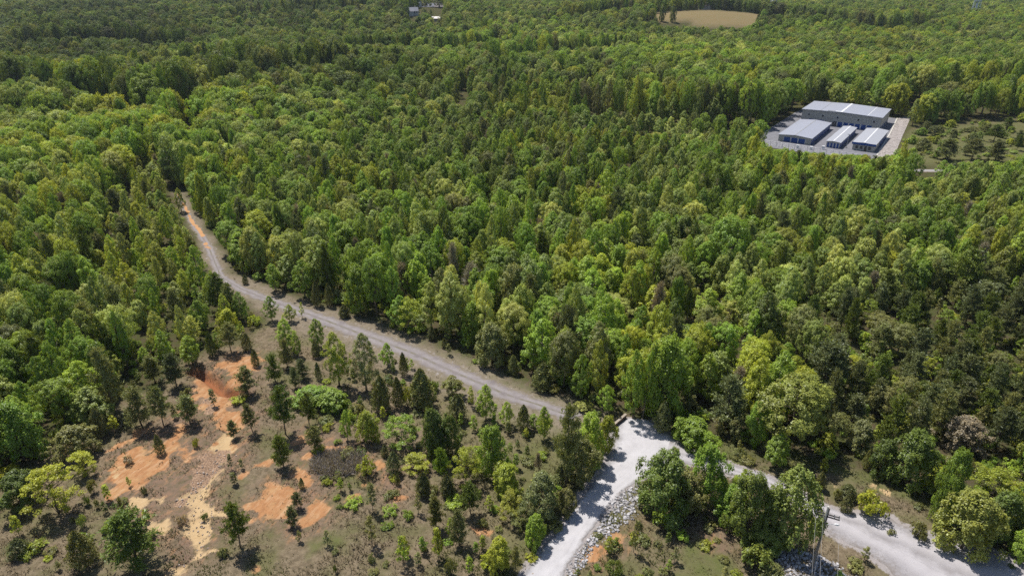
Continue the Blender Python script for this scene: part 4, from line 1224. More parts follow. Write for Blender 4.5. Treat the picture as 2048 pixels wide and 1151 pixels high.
scatter(62, 330, 4.2)
scatter(330, 620, 6.3)
scatter(620, 980, 7.6)
scatter(980, 1620, 9.2)
scatter(64, 210, 3.0, True)
for _ in range(1100):          # low bushes dotted over the open slope and the road banks
    x_, y_ = R.uniform(-62, 52), R.uniform(58, 118); q = R.random()
    X_, Y_ = np.array([x_]), np.array([y_])
    if not in_poly(X_, Y_, OPEN)[0] or max(sd_poly(X_, Y_, p)[0] for p in (ROAD_P, LOT_P, TRK_P)) > -1.2: continue
    if max(sd_poly(X_, Y_, p)[0] for p in CLAY + PALE) > -0.3: continue
    if vnoise(X_, Y_, 14, 91)[0] + (0.24 if x_ > -18 else -0.14) < 0.44: continue
    kd = 'shrub' if q < 0.72 else 'sapling'; h_ = R.uniform(0.6, 1.5) if kd == 'shrub' else R.uniform(1.6, 3.0); r_ = h_ * (R.uniform(0.6, 0.95) if kd == 'shrub' else 0.27)
    if too_close(x_, y_, r_, 0.75): continue
    TREES.append(dict(kind=kd, tint=R.choice(['olive', 'olive', 'mid', 'yellow', 'bright', 'dark', 'lpine']), x=x_, y=y_, h=h_, r=r_, label=None, hand=False, solo=True))
cp_ = np.array(CLEAR_R); lo_, hi_ = cp_.min(0), cp_.max(0)
for _ in range(420):
    x_, y_ = R.uniform(lo_[0], hi_[0]), R.uniform(lo_[1], hi_[1])
    if not in_poly(np.array([x_]), np.array([y_]), CLEAR_R)[0]: continue
    q = R.random(); kd = 'pine' if q < 0.09 else 'shrub' if q < 0.84 else 'bushy'
    h_, r_ = {'pine': (R.uniform(4, 7.5), R.uniform(1.6, 2.6)), 'shrub': (R.uniform(0.8, 2.0), R.uniform(0.8, 1.8)), 'bushy': (R.uniform(2, 4.5), R.uniform(1.2, 2.6))}[kd]
    if kd != 'shrub' and too_close(x_, y_, r_, 0.8): continue
    TREES.append(dict(kind=kd, tint=R.choice(['pine', 'dark']) if kd == 'pine' else R.choice(['olive', 'mid', 'grey', 'lpine', 'yellow']), x=x_, y=y_, h=h_, r=r_, label=None, hand=False))

# ---------------------------------------------------------------- which trees become things of their own
ONES = ['zero', 'one', 'two', 'three', 'four', 'five', 'six', 'seven', 'eight', 'nine', 'ten', 'eleven', 'twelve', 'thirteen', 'fourteen', 'fifteen', 'sixteen', 'seventeen', 'eighteen', 'nineteen']
TENS = ['', '', 'twenty', 'thirty', 'forty', 'fifty', 'sixty', 'seventy', 'eighty', 'ninety']
def words_of(n):
    n = max(0, min(99, int(n)))
    return ONES[n] if n < 20 else TENS[n // 10] + ('-' + ONES[n % 10] if n % 10 else '')
for i, t in enumerate(TREES):
    t['z'] = HTs(t['x'], t['y']) if t['hand'] else 0.0
    t['i'] = i
xs = np.array([t['x'] for t in TREES]); ysx = np.array([t['y'] for t in TREES]); zs = HT(xs, ysx)
for t, z in zip(TREES, zs): t['z'] = float(z)
for t in TREES:
    u, v, d = PJ(t['x'], t['y'], t['z'] + 0.6 * t['h']); t['u'], t['v'], t['px'] = u, v, t['r'] * FPX / d * (t['h'] * FPX / d) ** 0.5
    t['in'] = -10 < u < 2058 and -5 < v < 1160
CAP = {'bushy': 200, 'pointed': 290, 'round': 270, 'spread': 120, 'pine': 240, 'cedar': 150, 'sapling': 200, 'shrub': 295, 'bare': 60}
SOLO = []
for kd, cap in CAP.items():
    c = [t for t in TREES if t['kind'] == kd and (t['in'] or t['hand']) and (t['hand'] or t.get('solo') or kd not in ('shrub', 'sapling'))]
    c.sort(key=lambda t: (not (t['hand'] or t.get('solo')), -t['px'])); SOLO += c[:cap]
solo_ids = {t['i'] for t in SOLO}

def zone_of(t):
    x, y = t['x'], t['y']; X, Y = np.array([x]), np.array([y])
    def dist(p): return float(-sd_poly(X, Y, p)[0])
    if dist(ROAD_P) < 4: return 'by white road'
    if dist(LOT_P) < 5: return 'by grey road'
    if dist(TRK_P) < 7: return 'beside gravel track'
    if min(dist(p) for p in CLAY) < 2.5: return 'near orange clay'
    if dist(PINES) < 0: return 'among dark pines'
    if dist(CLEAR_R) < 6: return 'in yard clearing'
    if dist(OPEN) < 0: return 'on grassy slope'
    if dist(YARD) < 14: return 'near storage yard'
    if dist(OPEN) < 8: return "at wood's edge"
    return 'in dense wood'

used = set(t['label'] for t in SOLO if t['label'])
for t in SOLO:
    if t['label']: continue
    kd = t['kind']; form = NAMES[kd][2]; size = ''
    if kd in ('pointed', 'round', 'pine', 'bushy'): size = 'tall ' if t['h'] > 12 else ('' if t['h'] > 7.5 else 'small ')
    base = f"{size}{TINT[t['tint']][0]} {form} {zone_of(t)}"
    a, b = 100 * t['u'] / 2048, 100 * t['v'] / 1151
    cand = []
    for da, db in ((0, 0), (0.5, 0), (-0.5, 0), (0, 0.5), (0, -0.5), (1, 0), (0, 1), (-1, 0), (0, -1), (1, 1)):
        cand.append(f"{base}, {words_of(round(a + da))} percent across, {words_of(round(b + db))} percent down the photo")
    t['label'] = next((c for c in cand if c not in used), cand[0]); used.add(t['label'])

FIRST = {}    # (kind, variant) -> (crown object, trunk object) of the first tree of its kind, copied for the others
CNT = {}
for t in SOLO:
    kd = t['kind']; vs = VAR[kd]; k = CNT.get(kd, 0) % len(vs) if CNT.get(kd, 0) < len(vs) else R.randrange(len(vs)); CNT[kd] = CNT.get(kd, 0) + 1
    cm, tm, H0, R0 = vs[k]; nm, cat, _ = NAMES[kd]
    root = thing(nm, t['label'], cat, (t['x'], t['y'], t['z'] - 0.05), R.random() * 6.283, GROUPS[kd])
    root.rotation_euler = (R.gauss(0, 0.02), R.gauss(0, 0.02), root.rotation_euler.z)
    s = t['r'] / R0; root.scale = (s * R.uniform(0.94, 1.06), s * R.uniform(0.94, 1.06), t['h'] / H0)
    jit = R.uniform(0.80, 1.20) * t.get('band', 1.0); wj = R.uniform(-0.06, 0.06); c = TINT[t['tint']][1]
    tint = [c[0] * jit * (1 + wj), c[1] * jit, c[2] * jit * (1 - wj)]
    if (kd, k) not in FIRST:
        co = link('crown', cm, root); to = link('stem' if kd == 'shrub' else 'trunk', tm, root); FIRST[(kd, k)] = (co, to)
    else:
        f = FIRST[(kd, k)]; co = f[0].copy(); COL.objects.link(co); co.parent = root; to = f[1].copy(); COL.objects.link(to); to.parent = root
    co['tint'] = tint

# the rest of the wood reads as one mass: one object that instances the same crowns and trunks
def forest(name, label, trees, kinds):
    n = len(trees)
    P = np.array([(t['x'], t['y'], t['z'] - 0.05) for t in trees], np.float32)
    var = []; keys = [(kd, k) for kd in kinds for k in range(len(VAR[kd])) if (kd, k) in FIRST]
    rot = np.zeros((n, 3), np.float32); scl = np.ones((n, 3), np.float32); tint = np.zeros((n, 3), np.float32)
    for i, t in enumerate(trees):
        ks = [j for j, q in enumerate(keys) if q[0] == t['kind']]; j = R.choice(ks); var.append(j)
        _, _, H0, R0 = VAR[keys[j][0]][keys[j][1]]
        rot[i] = (R.gauss(0, 0.02), R.gauss(0, 0.02), R.random() * 6.283); s = t['r'] / R0; scl[i] = (s, s, t['h'] / H0)
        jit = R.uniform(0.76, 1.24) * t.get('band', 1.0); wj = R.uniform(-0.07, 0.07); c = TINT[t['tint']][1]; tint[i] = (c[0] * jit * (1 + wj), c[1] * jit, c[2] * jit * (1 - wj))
    me = bpy.data.meshes.new(name); me.vertices.add(n); me.vertices.foreach_set('co', P.ravel())
    a = me.attributes.new('variant', 'INT', 'POINT'); a.data.foreach_set('value', np.array(var, np.int32))
    for nm, v in (('rot', rot), ('scl', scl), ('tint', tint)):
        a = me.attributes.new(nm, 'FLOAT_VECTOR', 'POINT'); a.data.foreach_set('vector', v.ravel())
    me.update(); ob = link(name, me)
    ng = bpy.data.node_groups.new(name + '_scatter', 'GeometryNodeTree'); N, L = ng.nodes, ng.links
    ng.interface.new_socket('Geometry', in_out='INPUT', socket_type='NodeSocketGeometry'); ng.interface.new_socket('Geometry', in_out='OUTPUT', socket_type='NodeSocketGeometry')
    gi, go = N.new('NodeGroupInput'), N.new('NodeGroupOutput'); jn = N.new('GeometryNodeJoinGeometry')
    def named(nm, typ): q = N.new('GeometryNodeInputNamedAttribute'); q.data_type = typ; q.inputs[0].default_value = nm; return q.outputs[0]
    vi = named('variant', 'INT'); er = N.new('FunctionNodeEulerToRotation'); L.new(named('rot', 'FLOAT_VECTOR'), er.inputs[0]); sc = named('scl', 'FLOAT_VECTOR')
    for j, q in enumerate(keys):
        part = N.new('GeometryNodeJoinGeometry')
        for o in FIRST[q]:
            oi = N.new('GeometryNodeObjectInfo'); oi.transform_space = 'ORIGINAL'; oi.inputs[0].default_value = o; L.new(oi.outputs['Geometry'], part.inputs[0])
        cmp_ = N.new('FunctionNodeCompare'); cmp_.data_type = 'INT'; cmp_.operation = 'EQUAL'
        ia = [s_ for s_ in cmp_.inputs if s_.type == 'INT']; L.new(vi, ia[0]); ia[1].default_value = j
        ip = N.new('GeometryNodeInstanceOnPoints'); L.new(gi.outputs[0], ip.inputs['Points']); L.new(part.outputs[0], ip.inputs['Instance'])
        L.new(cmp_.outputs[0], ip.inputs['Selection']); L.new(er.outputs[0], ip.inputs['Rotation']); L.new(sc, ip.inputs['Scale']); L.new(ip.outputs[0], jn.inputs[0])
    L.new(jn.outputs[0], go.inputs[0])
    md = ob.modifiers.new('scatter', 'NODES'); md.node_group = ng
    return setk(ob, 'stuff', label)
REST = [t for t in TREES if t['i'] not in solo_ids]
forest('forest', 'green spring forest running to the far distance', [t for t in REST if t['kind'] not in ('shrub', 'sapling')], ['pointed', 'round', 'bushy', 'spread', 'pine', 'cedar', 'bare'])
forest('undergrowth', 'low green undergrowth beneath and between the trees', [t for t in REST if t['kind'] in ('shrub', 'sapling')], ['shrub', 'sapling'])
print('TREES', len(TREES), 'SOLO', len(SOLO), {k: sum(1 for t in SOLO if t['kind'] == k) for k in CAP})
#@@PART5@@
# ---------------------------------------------------------------- storage yard
def ribbed(name, col, per_m=3.0, axis=0, rough=0.5, metal=0.0, var=0.06):
    """painted sheet metal with ribs along one local axis"""
    m, N, L = mat_new(name)
    tc = nd(N, 'ShaderNodeTexCoord').outputs['Object']; sx = nd(N, 'ShaderNodeSeparateXYZ'); L.new(tc, sx.inputs[0])
    w = mth(N, L, 'FRACT', mth(N, L, 'MULTIPLY', sx.outputs[axis], per_m))
    rib = ramp(N, L, w, [(0.0, 0), (0.12, 1), (0.26, 0)])
    n = noise(N, L, 0.35, 5, 0.6, tc); n2 = noise(N, L, 2.0, 4, 0.6, tc)
    c = mixc(N, L, n, tuple(v * (1 - var) for v in col), tuple(min(1, v * (1 + var)) for v in col))
    c = mixc(N, L, ramp(N, L, n2, [(0.6, 0), (0.9, 0.12)]), c, tuple(v * 0.8 for v in col))
    b = nd(N, 'ShaderNodeBsdfPrincipled'); b.inputs['Roughness'].default_value = rough; b.inputs['Metallic'].default_value = metal; b.inputs['Specular IOR Level'].default_value = 0.35
    L.new(c, b.inputs['Base Color'])
    bp = nd(N, 'ShaderNodeBump'); bp.inputs['Strength'].default_value = 0.5; bp.inputs['Distance'].default_value = 0.04; L.new(rib, bp.inputs['Height']); L.new(bp.outputs[0], b.inputs['Normal'])
    o = nd(N, 'ShaderNodeOutputMaterial'); L.new(b.outputs[0], o.inputs[0]); return m
M_WALL = ribbed('grey_wall_sheet', (0.37, 0.365, 0.345), 2.5, 0); M_ROOF = ribbed('grey_roof_sheet', (0.335, 0.345, 0.40), 1.4, 1, 0.42)
M_ROOF2 = ribbed('pale_roof_sheet', (0.37, 0.375, 0.405), 1.4, 1, 0.45); M_BLUE = ribbed('blue_door_sheet', (0.012, 0.062, 0.255), 6.0, 2, 0.45)
M_WHITE = plain('white_trim', (0.72, 0.72, 0.73), 0.5, 0.06); M_GLASS = plain('dark_glass', (0.020, 0.024, 0.030), 0.12, 0.1, 1, 0, 0.6)
M_GREYT = plain('grey_trim', (0.30, 0.30, 0.31), 0.5, 0.08); M_STEEL = plain('galvanised_steel', (0.42, 0.43, 0.45), 0.45, 0.1, 3, 0.6)
RZ = math.atan2(YARD_E1[1], YARD_E1[0])
def solid(name, parent, mat, *boxes, loc=(0, 0, 0)):
    b = MB()
    for q in boxes: b.box(*q)
    return link(name, b.mesh(name, mat), parent, loc)

def unit_building(label, a0, a1, b0, b1, eave, rise, roofmat, doors, side_doors=(), fascia=None, overhang=0.35):
    """gable building, ridge running back; doors: (x centre, width, height) on the front"""
    cx, cy = YD(a0, b0); w, d = a1 - a0, b1 - b0; z0 = HTs(*YD((a0 + a1) / 2, (b0 + b1) / 2))
    t = thing('storage_building', label, 'building', (cx, cy, z0), RZ, 'storage buildings in the yard')
    b = MB(); m = w / 2
    V = [(0, 0, -0.6), (w, 0, -0.6), (w, d, -0.6), (0, d, -0.6), (0, 0, eave), (w, 0, eave), (w, d, eave), (0, d, eave), (m, 0, eave + rise), (m, d, eave + rise)]
    b.add(V, [(0, 1, 5, 4), (1, 2, 6, 5), (2, 3, 7, 6), (3, 0, 4, 7)], [(4, 5, 8), (6, 7, 9)])
    link('wall', b.mesh('wall', M_WALL), t)
    r = MB(); o = overhang; th = 0.14; ro = o * rise / m
    for s in (0, 1):
        xe, ze = (-o, eave - ro + 0.03) if s == 0 else (w + o, eave - ro + 0.03); zr = eave + rise + 0.03
        A = [(xe, -o, ze), (m, -o, zr), (m, d + o, zr), (xe, d + o, ze)]
        if s: A = [A[1], A[0], A[3], A[2]]
        r.hexa(A, [(x, y, z + th) for x, y, z in A])
    rf = link('roof', r.mesh('roof', roofmat), t)
    solid('ridge_cap', rf, M_GREYT if roofmat is M_ROOF else M_WHITE, (m - 0.22, m + 0.22, -o - 0.02, d + o + 0.02, eave + rise + 0.03 + th - 0.02, eave + rise + 0.06 + th))
    for x, dw, dh in doors:
        solid('roll_up_door', t, M_BLUE, (x - dw / 2, x + dw / 2, -0.055, 0.03, 0.03, dh))
        solid('door_frame', t, M_WHITE, (x - dw / 2 - 0.14, x - dw / 2 - 0.004, -0.075, 0.03, 0.0, dh + 0.12), (x + dw / 2 + 0.004, x + dw / 2 + 0.14, -0.075, 0.03, 0.0, dh + 0.12))
    for y, dw, dh in side_doors:
        solid('roll_up_door', t, M_BLUE, (w - 0.03, w + 0.055, y - dw / 2, y + dw / 2, 0.03, dh))
    if fascia: solid('fascia', t, M_BLUE, (-o - 0.05, w + o + 0.05, -o - 0.09, -o - 0.01, eave - 0.55, eave + 0.35), (-o - 0.09, -o - 0.01, -o, 5.0, eave - 0.55, eave + 0.05))
    return t, w, d

B1 = unit_building('long low grey storage building with three blue doors in its gable front', 1.5, 14.8, -42.9, -7.0, 2.75, 0.55, M_ROOF, [(3.6, 2.6, 2.15), (6.6, 2.6, 2.15), (9.6, 2.6, 2.15)], [(2 + 3.2 * i, 2.5, 2.1) for i in range(11)])
B2 = unit_building('narrowest storage building, pale roof and four narrow blue doors in front', 20.8, 26.0, -42.2, -9.0, 2.45, 0.32, M_ROOF2, [(0.75, 0.8, 2.0), (2.0, 0.8, 2.0), (3.25, 0.8, 2.0), (4.45, 0.8, 2.0)], [(2 + 3.2 * i, 2.5, 2.0) for i in range(10)])
B3 = unit_building('storage office building with a blue fascia band along its pale roof', 30.6, 38.8, -40.6, -9.8, 3.0, 0.40, M_ROOF2, [], [(12 + 3.2 * i, 2.5, 2.1) for i in range(6)], True)
for x in (1.6, 3.3, 6.4): solid('window', B3[0], M_GLASS, (x - 0.5, x + 0.5, -0.05, 0.03, 0.8, 2.0))
solid('door', B3[0], M_GLASS, (4.45, 5.35, -0.05, 0.03, 0.03, 2.1))

def big_building():
    cx, cy = YD(0, 0); w, d, eave = 34.2, 23.2, 6.2; z0 = HTs(*YD(17, 11))
    t = thing('storage_building', 'largest two-storey grey storage building across the back of the yard', 'building', (cx, cy, z0), RZ, 'storage buildings in the yard')
    b = MB(); m = w * 0.5; rise = 0.5
    V = [(0, 0, -0.6), (w, 0, -0.6), (w, d, -0.6), (0, d, -0.6), (0, 0, eave), (w, 0, eave), (w, d, eave), (0, d, eave), (m, 0, eave + rise), (m, d, eave + rise)]
    b.add(V, [(0, 1, 5, 4), (1, 2, 6, 5), (2, 3, 7, 6), (3, 0, 4, 7)], [(4, 5, 8), (6, 7, 9)]); link('wall', b.mesh('wall', M_WALL), t)
    r = MB(); o = 0.35; th = 0.15
    for s in (0, 1):
        xe = -o if s == 0 else w + o; ze = eave - o * rise / m + 0.03; zr = eave + rise + 0.03
        A = [(xe, -o, ze), (m, -o, zr), (m, d + o, zr), (xe, d + o, ze)]
        if s: A = [A[1], A[0], A[3], A[2]]
        r.hexa(A, [(x, y, z + th) for x, y, z in A])
    rf = link('roof', r.mesh('roof', M_ROOF), t)
    zt = eave + rise + th + 0.03
    solid('ridge_cap', rf, M_WHITE, (m - 0.45, m + 0.45, -o - 0.03, d + o + 0.03, zt - 0.05, zt + 0.07))
    solid('roof_seam', rf, M_WHITE, (28.2, 28.45, -o - 0.03, d + o + 0.03, eave + rise * (1 - (28.3 - m) / m) + th, eave + rise * (1 - (28.3 - m) / m) + th + 0.10))
    solid('roof_seam', rf, M_GREYT, (8.0, 8.2, -o - 0.03, d + o + 0.03, eave + rise * 8.1 / m + th, eave + rise * 8.1 / m + th + 0.10))
    solid('roof_panel', rf, M_WHITE, (14.4, m - 0.47, 0.1, 1.3, eave + rise * 14.4 / m + th + 0.02, zt + 0.02))
    solid('roof_hatch', rf, M_GREYT, (11.0, 14.2, 0.3, 1.4, eave + rise * 11 / m + th, eave + rise * 14.2 / m + th + 0.12))
    solid('eave_trim', t, M_GREYT, (-o - 0.04, w + o + 0.04, -o - 0.1, -o - 0.01, eave - 0.22, eave + 0.02))
    for fx in (0.095, 0.275, 0.463, 0.725, 0.915):
        x = w * fx; f = solid('window', t, M_WHITE, (x - 0.52, x + 0.52, -0.05, 0.03, 3.55, 4.75)); solid('pane', f, M_GLASS, (x - 0.42, x + 0.42, -0.075, 0.0, 3.65, 4.65))
    for x in (4.6, 7.0, 9.4, 17.4, 19.9, 22.4, 24.9, 27.4, 29.9):
        solid('roll_up_door', t, M_BLUE, (x - 1.0, x + 1.0, -0.055, 0.03, 0.03, 2.25))
        solid('door_frame', t, M_WHITE, (x - 1.16, x - 1.004, -0.075, 0.03, 0, 2.35), (x + 1.004, x + 1.16, -0.075, 0.03, 0, 2.35))
    f = solid('entrance', t, M_WHITE, (13.9, 16.0, -0.06, 0.03, 0.0, 2.5)); solid('pane', f, M_GLASS, (14.0, 14.9, -0.085, 0, 0.15, 1.9)); solid('pane', f, M_GLASS, (15.0, 15.9, -0.085, 0, 0.15, 1.9)); solid('pane', f, M_GLASS, (14.0, 15.9, -0.085, 0, 2.0, 2.4))
    for y in (3, 8.5, 14, 19.5): solid('roll_up_door', t, M_BLUE, (w - 0.03, w + 0.055, y - 1, y + 1, 0.03, 2.2))
big_building()

def flat_sheet(name, poly, mat, lift, n=60):
    """a sheet over a convex-ish polygon that follows the ground: fan of rings"""
    P = resample(list(poly) + [poly[0]], n + 1)[:-1]; c = P.mean(0); rings = np.linspace(0, 1, 16)
    V = [];
    for f in rings[1:]: V.append(c + (P - c) * f)
    V = np.concatenate([[c]] + V); z = HT(V[:, 0], V[:, 1]) + lift; Q = []; T = []
    for i in range(n): T.append((0, 1 + i, 1 + (i + 1) % n))
    for k in range(len(rings) - 2):
        for i in range(n): Q.append((1 + k * n + i, 1 + (k + 1) * n + i, 1 + (k + 1) * n + (i + 1) % n, 1 + k * n + (i + 1) % n))
    me = mesh_np(name, np.column_stack([V, z]), [np.array(Q), np.array(T)], mat, None, None, True)
    if me.polygons[0].normal.z < 0: me.flip_normals()
    return setk(link(name, me), 'structure')
flat_sheet('yard_asphalt', YARD, gravel_material('yard_asphalt', (0.235, 0.234, 0.255), (0.18, 0.179, 0.196)), 0.07)
flat_sheet('yard_stone_bank', STONEBANK, gravel_material('bank_stone', (0.44, 0.40, 0.38), (0.27, 0.24, 0.225)), 0.05)
M_CONC = plain('concrete', (0.52, 0.49, 0.44), 0.85, 0.15)
b = MB(); cp = [YD(36.6, 36), YD(38.8, 0), YD(40.6, -42), YD(41.2, -57)]
for p, q in zip(cp[:-1], cp[1:]):
    (x0, y0), (x1, y1) = p, q; dx, dy = x1 - x0, y1 - y0; l = math.hypot(dx, dy); ox, oy = -dy / l * 0.28, dx / l * 0.28; za, zb = HTs(x0, y0), HTs(x1, y1)
    b.hexa([(x0 - ox, y0 - oy, za - 0.2), (x1 - ox, y1 - oy, zb - 0.2), (x1 + ox, y1 + oy, zb - 0.2), (x0 + ox, y0 + oy, za - 0.2)], [(x0 - ox, y0 - oy, za + 0.16), (x1 - ox, y1 - oy, zb + 0.16), (x1 + ox, y1 + oy, zb + 0.16), (x0 + ox, y0 + oy, za + 0.16)])
setk(link('kerb', b.mesh('kerb', M_CONC)), 'structure')

def fence():
    p0, p1 = YD(-9, -52), YD(41, -55); n = 20
    t = thing('wire_fence', 'wire fence on grey posts along the front of the storage yard', 'fence', (*p0, HTs(*p0)), 0)
    w = MB()
    for i in range(n + 1):
        x = (p1[0] - p0[0]) * i / n; y = (p1[1] - p0[1]) * i / n
        q = MB(); q.tube([(x, y, -0.3), (x, y, 2.0)], 0.05, 6); link('post', q.mesh('post', M_STEEL), t)
    for k in range(7):
        z = 0.1 + 0.3 * k; w.tube([(0, 0, z), (p1[0] - p0[0], p1[1] - p0[1], z)], 0.03 if k in (0, 6) else 0.012, 4)
    link('wire_mesh', w.mesh('wire_mesh', M_STEEL), t)
fence()
def yard_lamp():
    x, y = YD(28.2, -39.3); t = thing('lamp_post', 'tall lamp post standing between two storage buildings', 'lamp post', (x, y, HTs(x, y)), RZ)
    b = MB(); b.tube([(0, 0, -0.2), (0, 0, 3), (0, 0, 5.6)], [0.11, 0.09, 0.07], 8); link('pole', b.mesh('pole', M_STEEL), t)
    solid('base', t, M_CONC, (-0.25, 0.25, -0.25, 0.25, -0.2, 0.5)); solid('lamp_head', t, M_STEEL, (-0.55, 0.55, -0.16, 0.16, 5.6, 5.78))
yard_lamp()
for k, (px_, py_, lab) in enumerate([(1595, 297, 'white gate box nearest the three-door storage building'), (1622, 300, 'white gate box in front of the gap beside the three-door building'), (1646, 299, 'white gate box in front of the narrowest storage building')]):
    x, y = G(px_, py_); t = thing('gate_box', lab, 'box', (x, y, HTs(x, y)), RZ, 'white boxes along the yard front')
    solid('cabinet', t, M_WHITE, (-0.5, 0.5, -0.35, 0.35, 0.1, 1.35)); solid('lid', t, M_WHITE, (-0.56, 0.56, -0.41, 0.41, 1.352, 1.45)); solid('plinth', t, M_CONC, (-0.6, 0.6, -0.45, 0.45, -0.3, 0.098))

FR = smooth(resample(FAR_ROAD, 40), 3); nrm = np.stack([-np.gradient(FR[:, 1]), np.gradient(FR[:, 0])], 1); nrm /= np.linalg.norm(nrm, axis=1)[:, None]
sheet('far_gravel_road', (FR + nrm * 2.2, FR - nrm * 2.2), gravel_material('far_road_gravel', (0.36, 0.34, 0.345), (0.27, 0.255, 0.25), 0.3, False, True), 8, 0.08)

# ---------------------------------------------------------------- timber barrier at the end of the gravel pad
M_TIMBER = plain('weathered_timber', (0.145, 0.098, 0.068), 0.85, 0.35, 4.0); M_TIMTOP = plain('pale_timber', (0.33, 0.28, 0.23), 0.85, 0.25, 4.0)
def barrier():
    (x0, y0), (x1, y1) = G(1221, 860), G(1251, 834); L_ = math.hypot(x1 - x0, y1 - y0); z = HTs((x0 + x1) / 2, (y0 + y1) / 2)
    t = thing('timber_barrier', 'low weathered timber barrier closing the end of the gravel pad', 'barrier', (x0, y0, z), math.atan2(y1 - y0, x1 - x0))
    solid('beam', t, M_TIMBER, (0, L_, -0.16, 0.16, 0.02, 0.36)); solid('beam', t, M_TIMBER, (0.05, L_ - 0.05, -0.15, 0.15, 0.364, 0.66)); solid('cap_board', t, M_TIMTOP, (-0.05, L_ + 0.05, -0.21, 0.21, 0.664, 0.72))
    for i in range(4):
        x = 0.3 + (L_ - 0.6) * i / 3; solid('post', t, M_TIMBER, (x - 0.09, x + 0.09, 0.165, 0.34, -0.4, 0.66))
barrier()

# ---------------------------------------------------------------- utility pole and its wires
M_POLE = plain('grey_pole_wood', (0.235, 0.20, 0.17), 0.9, 0.3, 3.0); M_DARK = plain('dark_crossarm', (0.075, 0.068, 0.062), 0.8, 0.2); M_PORC = plain('porcelain', (0.30, 0.30, 0.31), 0.3, 0.1)
def utility_pole():
    x, y = G(1623, 1136); z = HTs(x, y); H = 10.4
    t = thing('utility_pole', 'leaning wooden utility pole with two dark crossarms above the grey road', 'utility pole', (x, y, z), 0)
    t.rotation_euler = (0, math.radians(1.2), 0)
    b = MB(); b.tube([(0, 0, -0.5), (0, 0, H * 0.5), (0, 0, H)], [0.19, 0.16, 0.125], 10); link('pole', b.mesh('pole', M_POLE), t)
    b = MB(); b.tube([(-0.24, -0.10, H - 1.75), (-0.24, -0.10, H + 0.35)], [0.12, 0.12], 8); link('pole_top_guard', b.mesh('pole_top_guard', plain('bleached_wood', (0.56, 0.53, 0.49), 0.8, 0.12)), t)
    ca = math.radians(-24); c, s = math.cos(ca), math.sin(ca); ends = []
    for k, (off, zz_) in enumerate(((0.17, H - 1.25), (-0.20, H - 1.30))):
        b = MB(); px_, py_ = -s * off, c * off; lx, ly = c * 1.45, s * 1.45; wx, wy = -s * 0.055, c * 0.055
        b.hexa([(px_ - lx - wx, py_ - ly - wy, zz_), (px_ + lx - wx, py_ + ly - wy, zz_), (px_ + lx + wx, py_ + ly + wy, zz_), (px_ - lx + wx, py_ - ly + wy, zz_)],
               [(px_ - lx - wx, py_ - ly - wy, zz_ + 0.14), (px_ + lx - wx, py_ + ly - wy, zz_ + 0.14), (px_ + lx + wx, py_ + ly + wy, zz_ + 0.14), (px_ - lx + wx, py_ - ly + wy, zz_ + 0.14)])
        arm = link('crossarm', b.mesh('crossarm', M_DARK), t)
        for f in (-0.92, -0.35, 0.55, 0.92):
            q = MB(); ix, iy = px_ + lx * f, py_ + ly * f
            q.tube([(ix, iy, zz_ + 0.14), (ix, iy, zz_ + 0.2), (ix, iy, zz_ + 0.27), (ix, iy, zz_ + 0.38)], [0.03, 0.075, 0.06, 0.03], 8); link('insulator', q.mesh('insulator', M_PORC), arm)
            if k == 1 and f != 0.55: ends.append((ix, iy, zz_ + 0.34))
    b = MB(); b.tube([(0.12, 0, H - 2.75), (0.7, -0.1, H - 2.55), (1.15, -0.18, H - 2.5)], [0.035, 0.03, 0.03], 6); la = link('lamp_arm', b.mesh('lamp_arm', M_STEEL), t)
    b = MB(); b.tube([(1.05, -0.16, H - 2.5), (1.25, -0.2, H - 2.48), (1.55, -0.25, H - 2.5), (1.72, -0.28, H - 2.52)], [0.05, 0.13, 0.14, 0.05], 8); link('lamp_head', b.mesh('lamp_head', M_WHITE), la)
    b = MB(); b.tube([(-0.2, -0.06, 0.0), (-0.19, -0.06, H * 0.6), (-0.15, -0.05, H - 2)], 0.03, 5); link('ground_wire_cover', b.mesh('ground_wire_cover', M_STEEL), t)
    mw = t.matrix_basis
    return [mw @ Vector(e) for e in ends], mw @ Vector((0, 0, H - 2.9)), (x, y, z)
ENDS, LOWPT, PBASE = utility_pole()
M_WIRE = plain('aluminium_wire', (0.42, 0.41, 0.40), 0.6, 0.05, 1, 0.2)
def wire(p, q, sag, label, name='power_line', r=0.011):
    p, q = Vector(p), Vector(q); b = MB(); n = 24
    b.tube([(p.lerp(q, i / n) - p + Vector((0, 0, -4 * sag * (i / n) * (1 - i / n)))) for i in range(n + 1)], r, 4)
    thing(name, label, 'power line' if name == 'power_line' else 'guy wire', p, 0, 'wires hanging from the utility pole', b.mesh(name, M_WIRE))
DV = Vector((-0.40, -0.91, 0)); FAR_T = [e + DV * 52 + Vector((0, 0, 0.3)) for e in ENDS]
for e, f, lab in zip(ENDS, FAR_T, ('thin wire hanging from the outer end of the pole\'s crossarm over the trees', 'thin wire running from the crossarm close along the pole', 'thin wire from the crossarm end above the street lamp')): wire(e, f, 1.0, lab)
wire(LOWPT, (PBASE[0] - 3.2, PBASE[1] - 6.5, HTs(PBASE[0] - 3.2, PBASE[1] - 6.5)), 0.02, 'straight guy wire slanting from the pole down to the stones', 'guy_wire')
wire(LOWPT + Vector((0, 0, 2.2)), (PBASE[0] + 26, PBASE[1] - 22, 9.0), 0.8, 'dark service wire crossing above the grey gravel road')

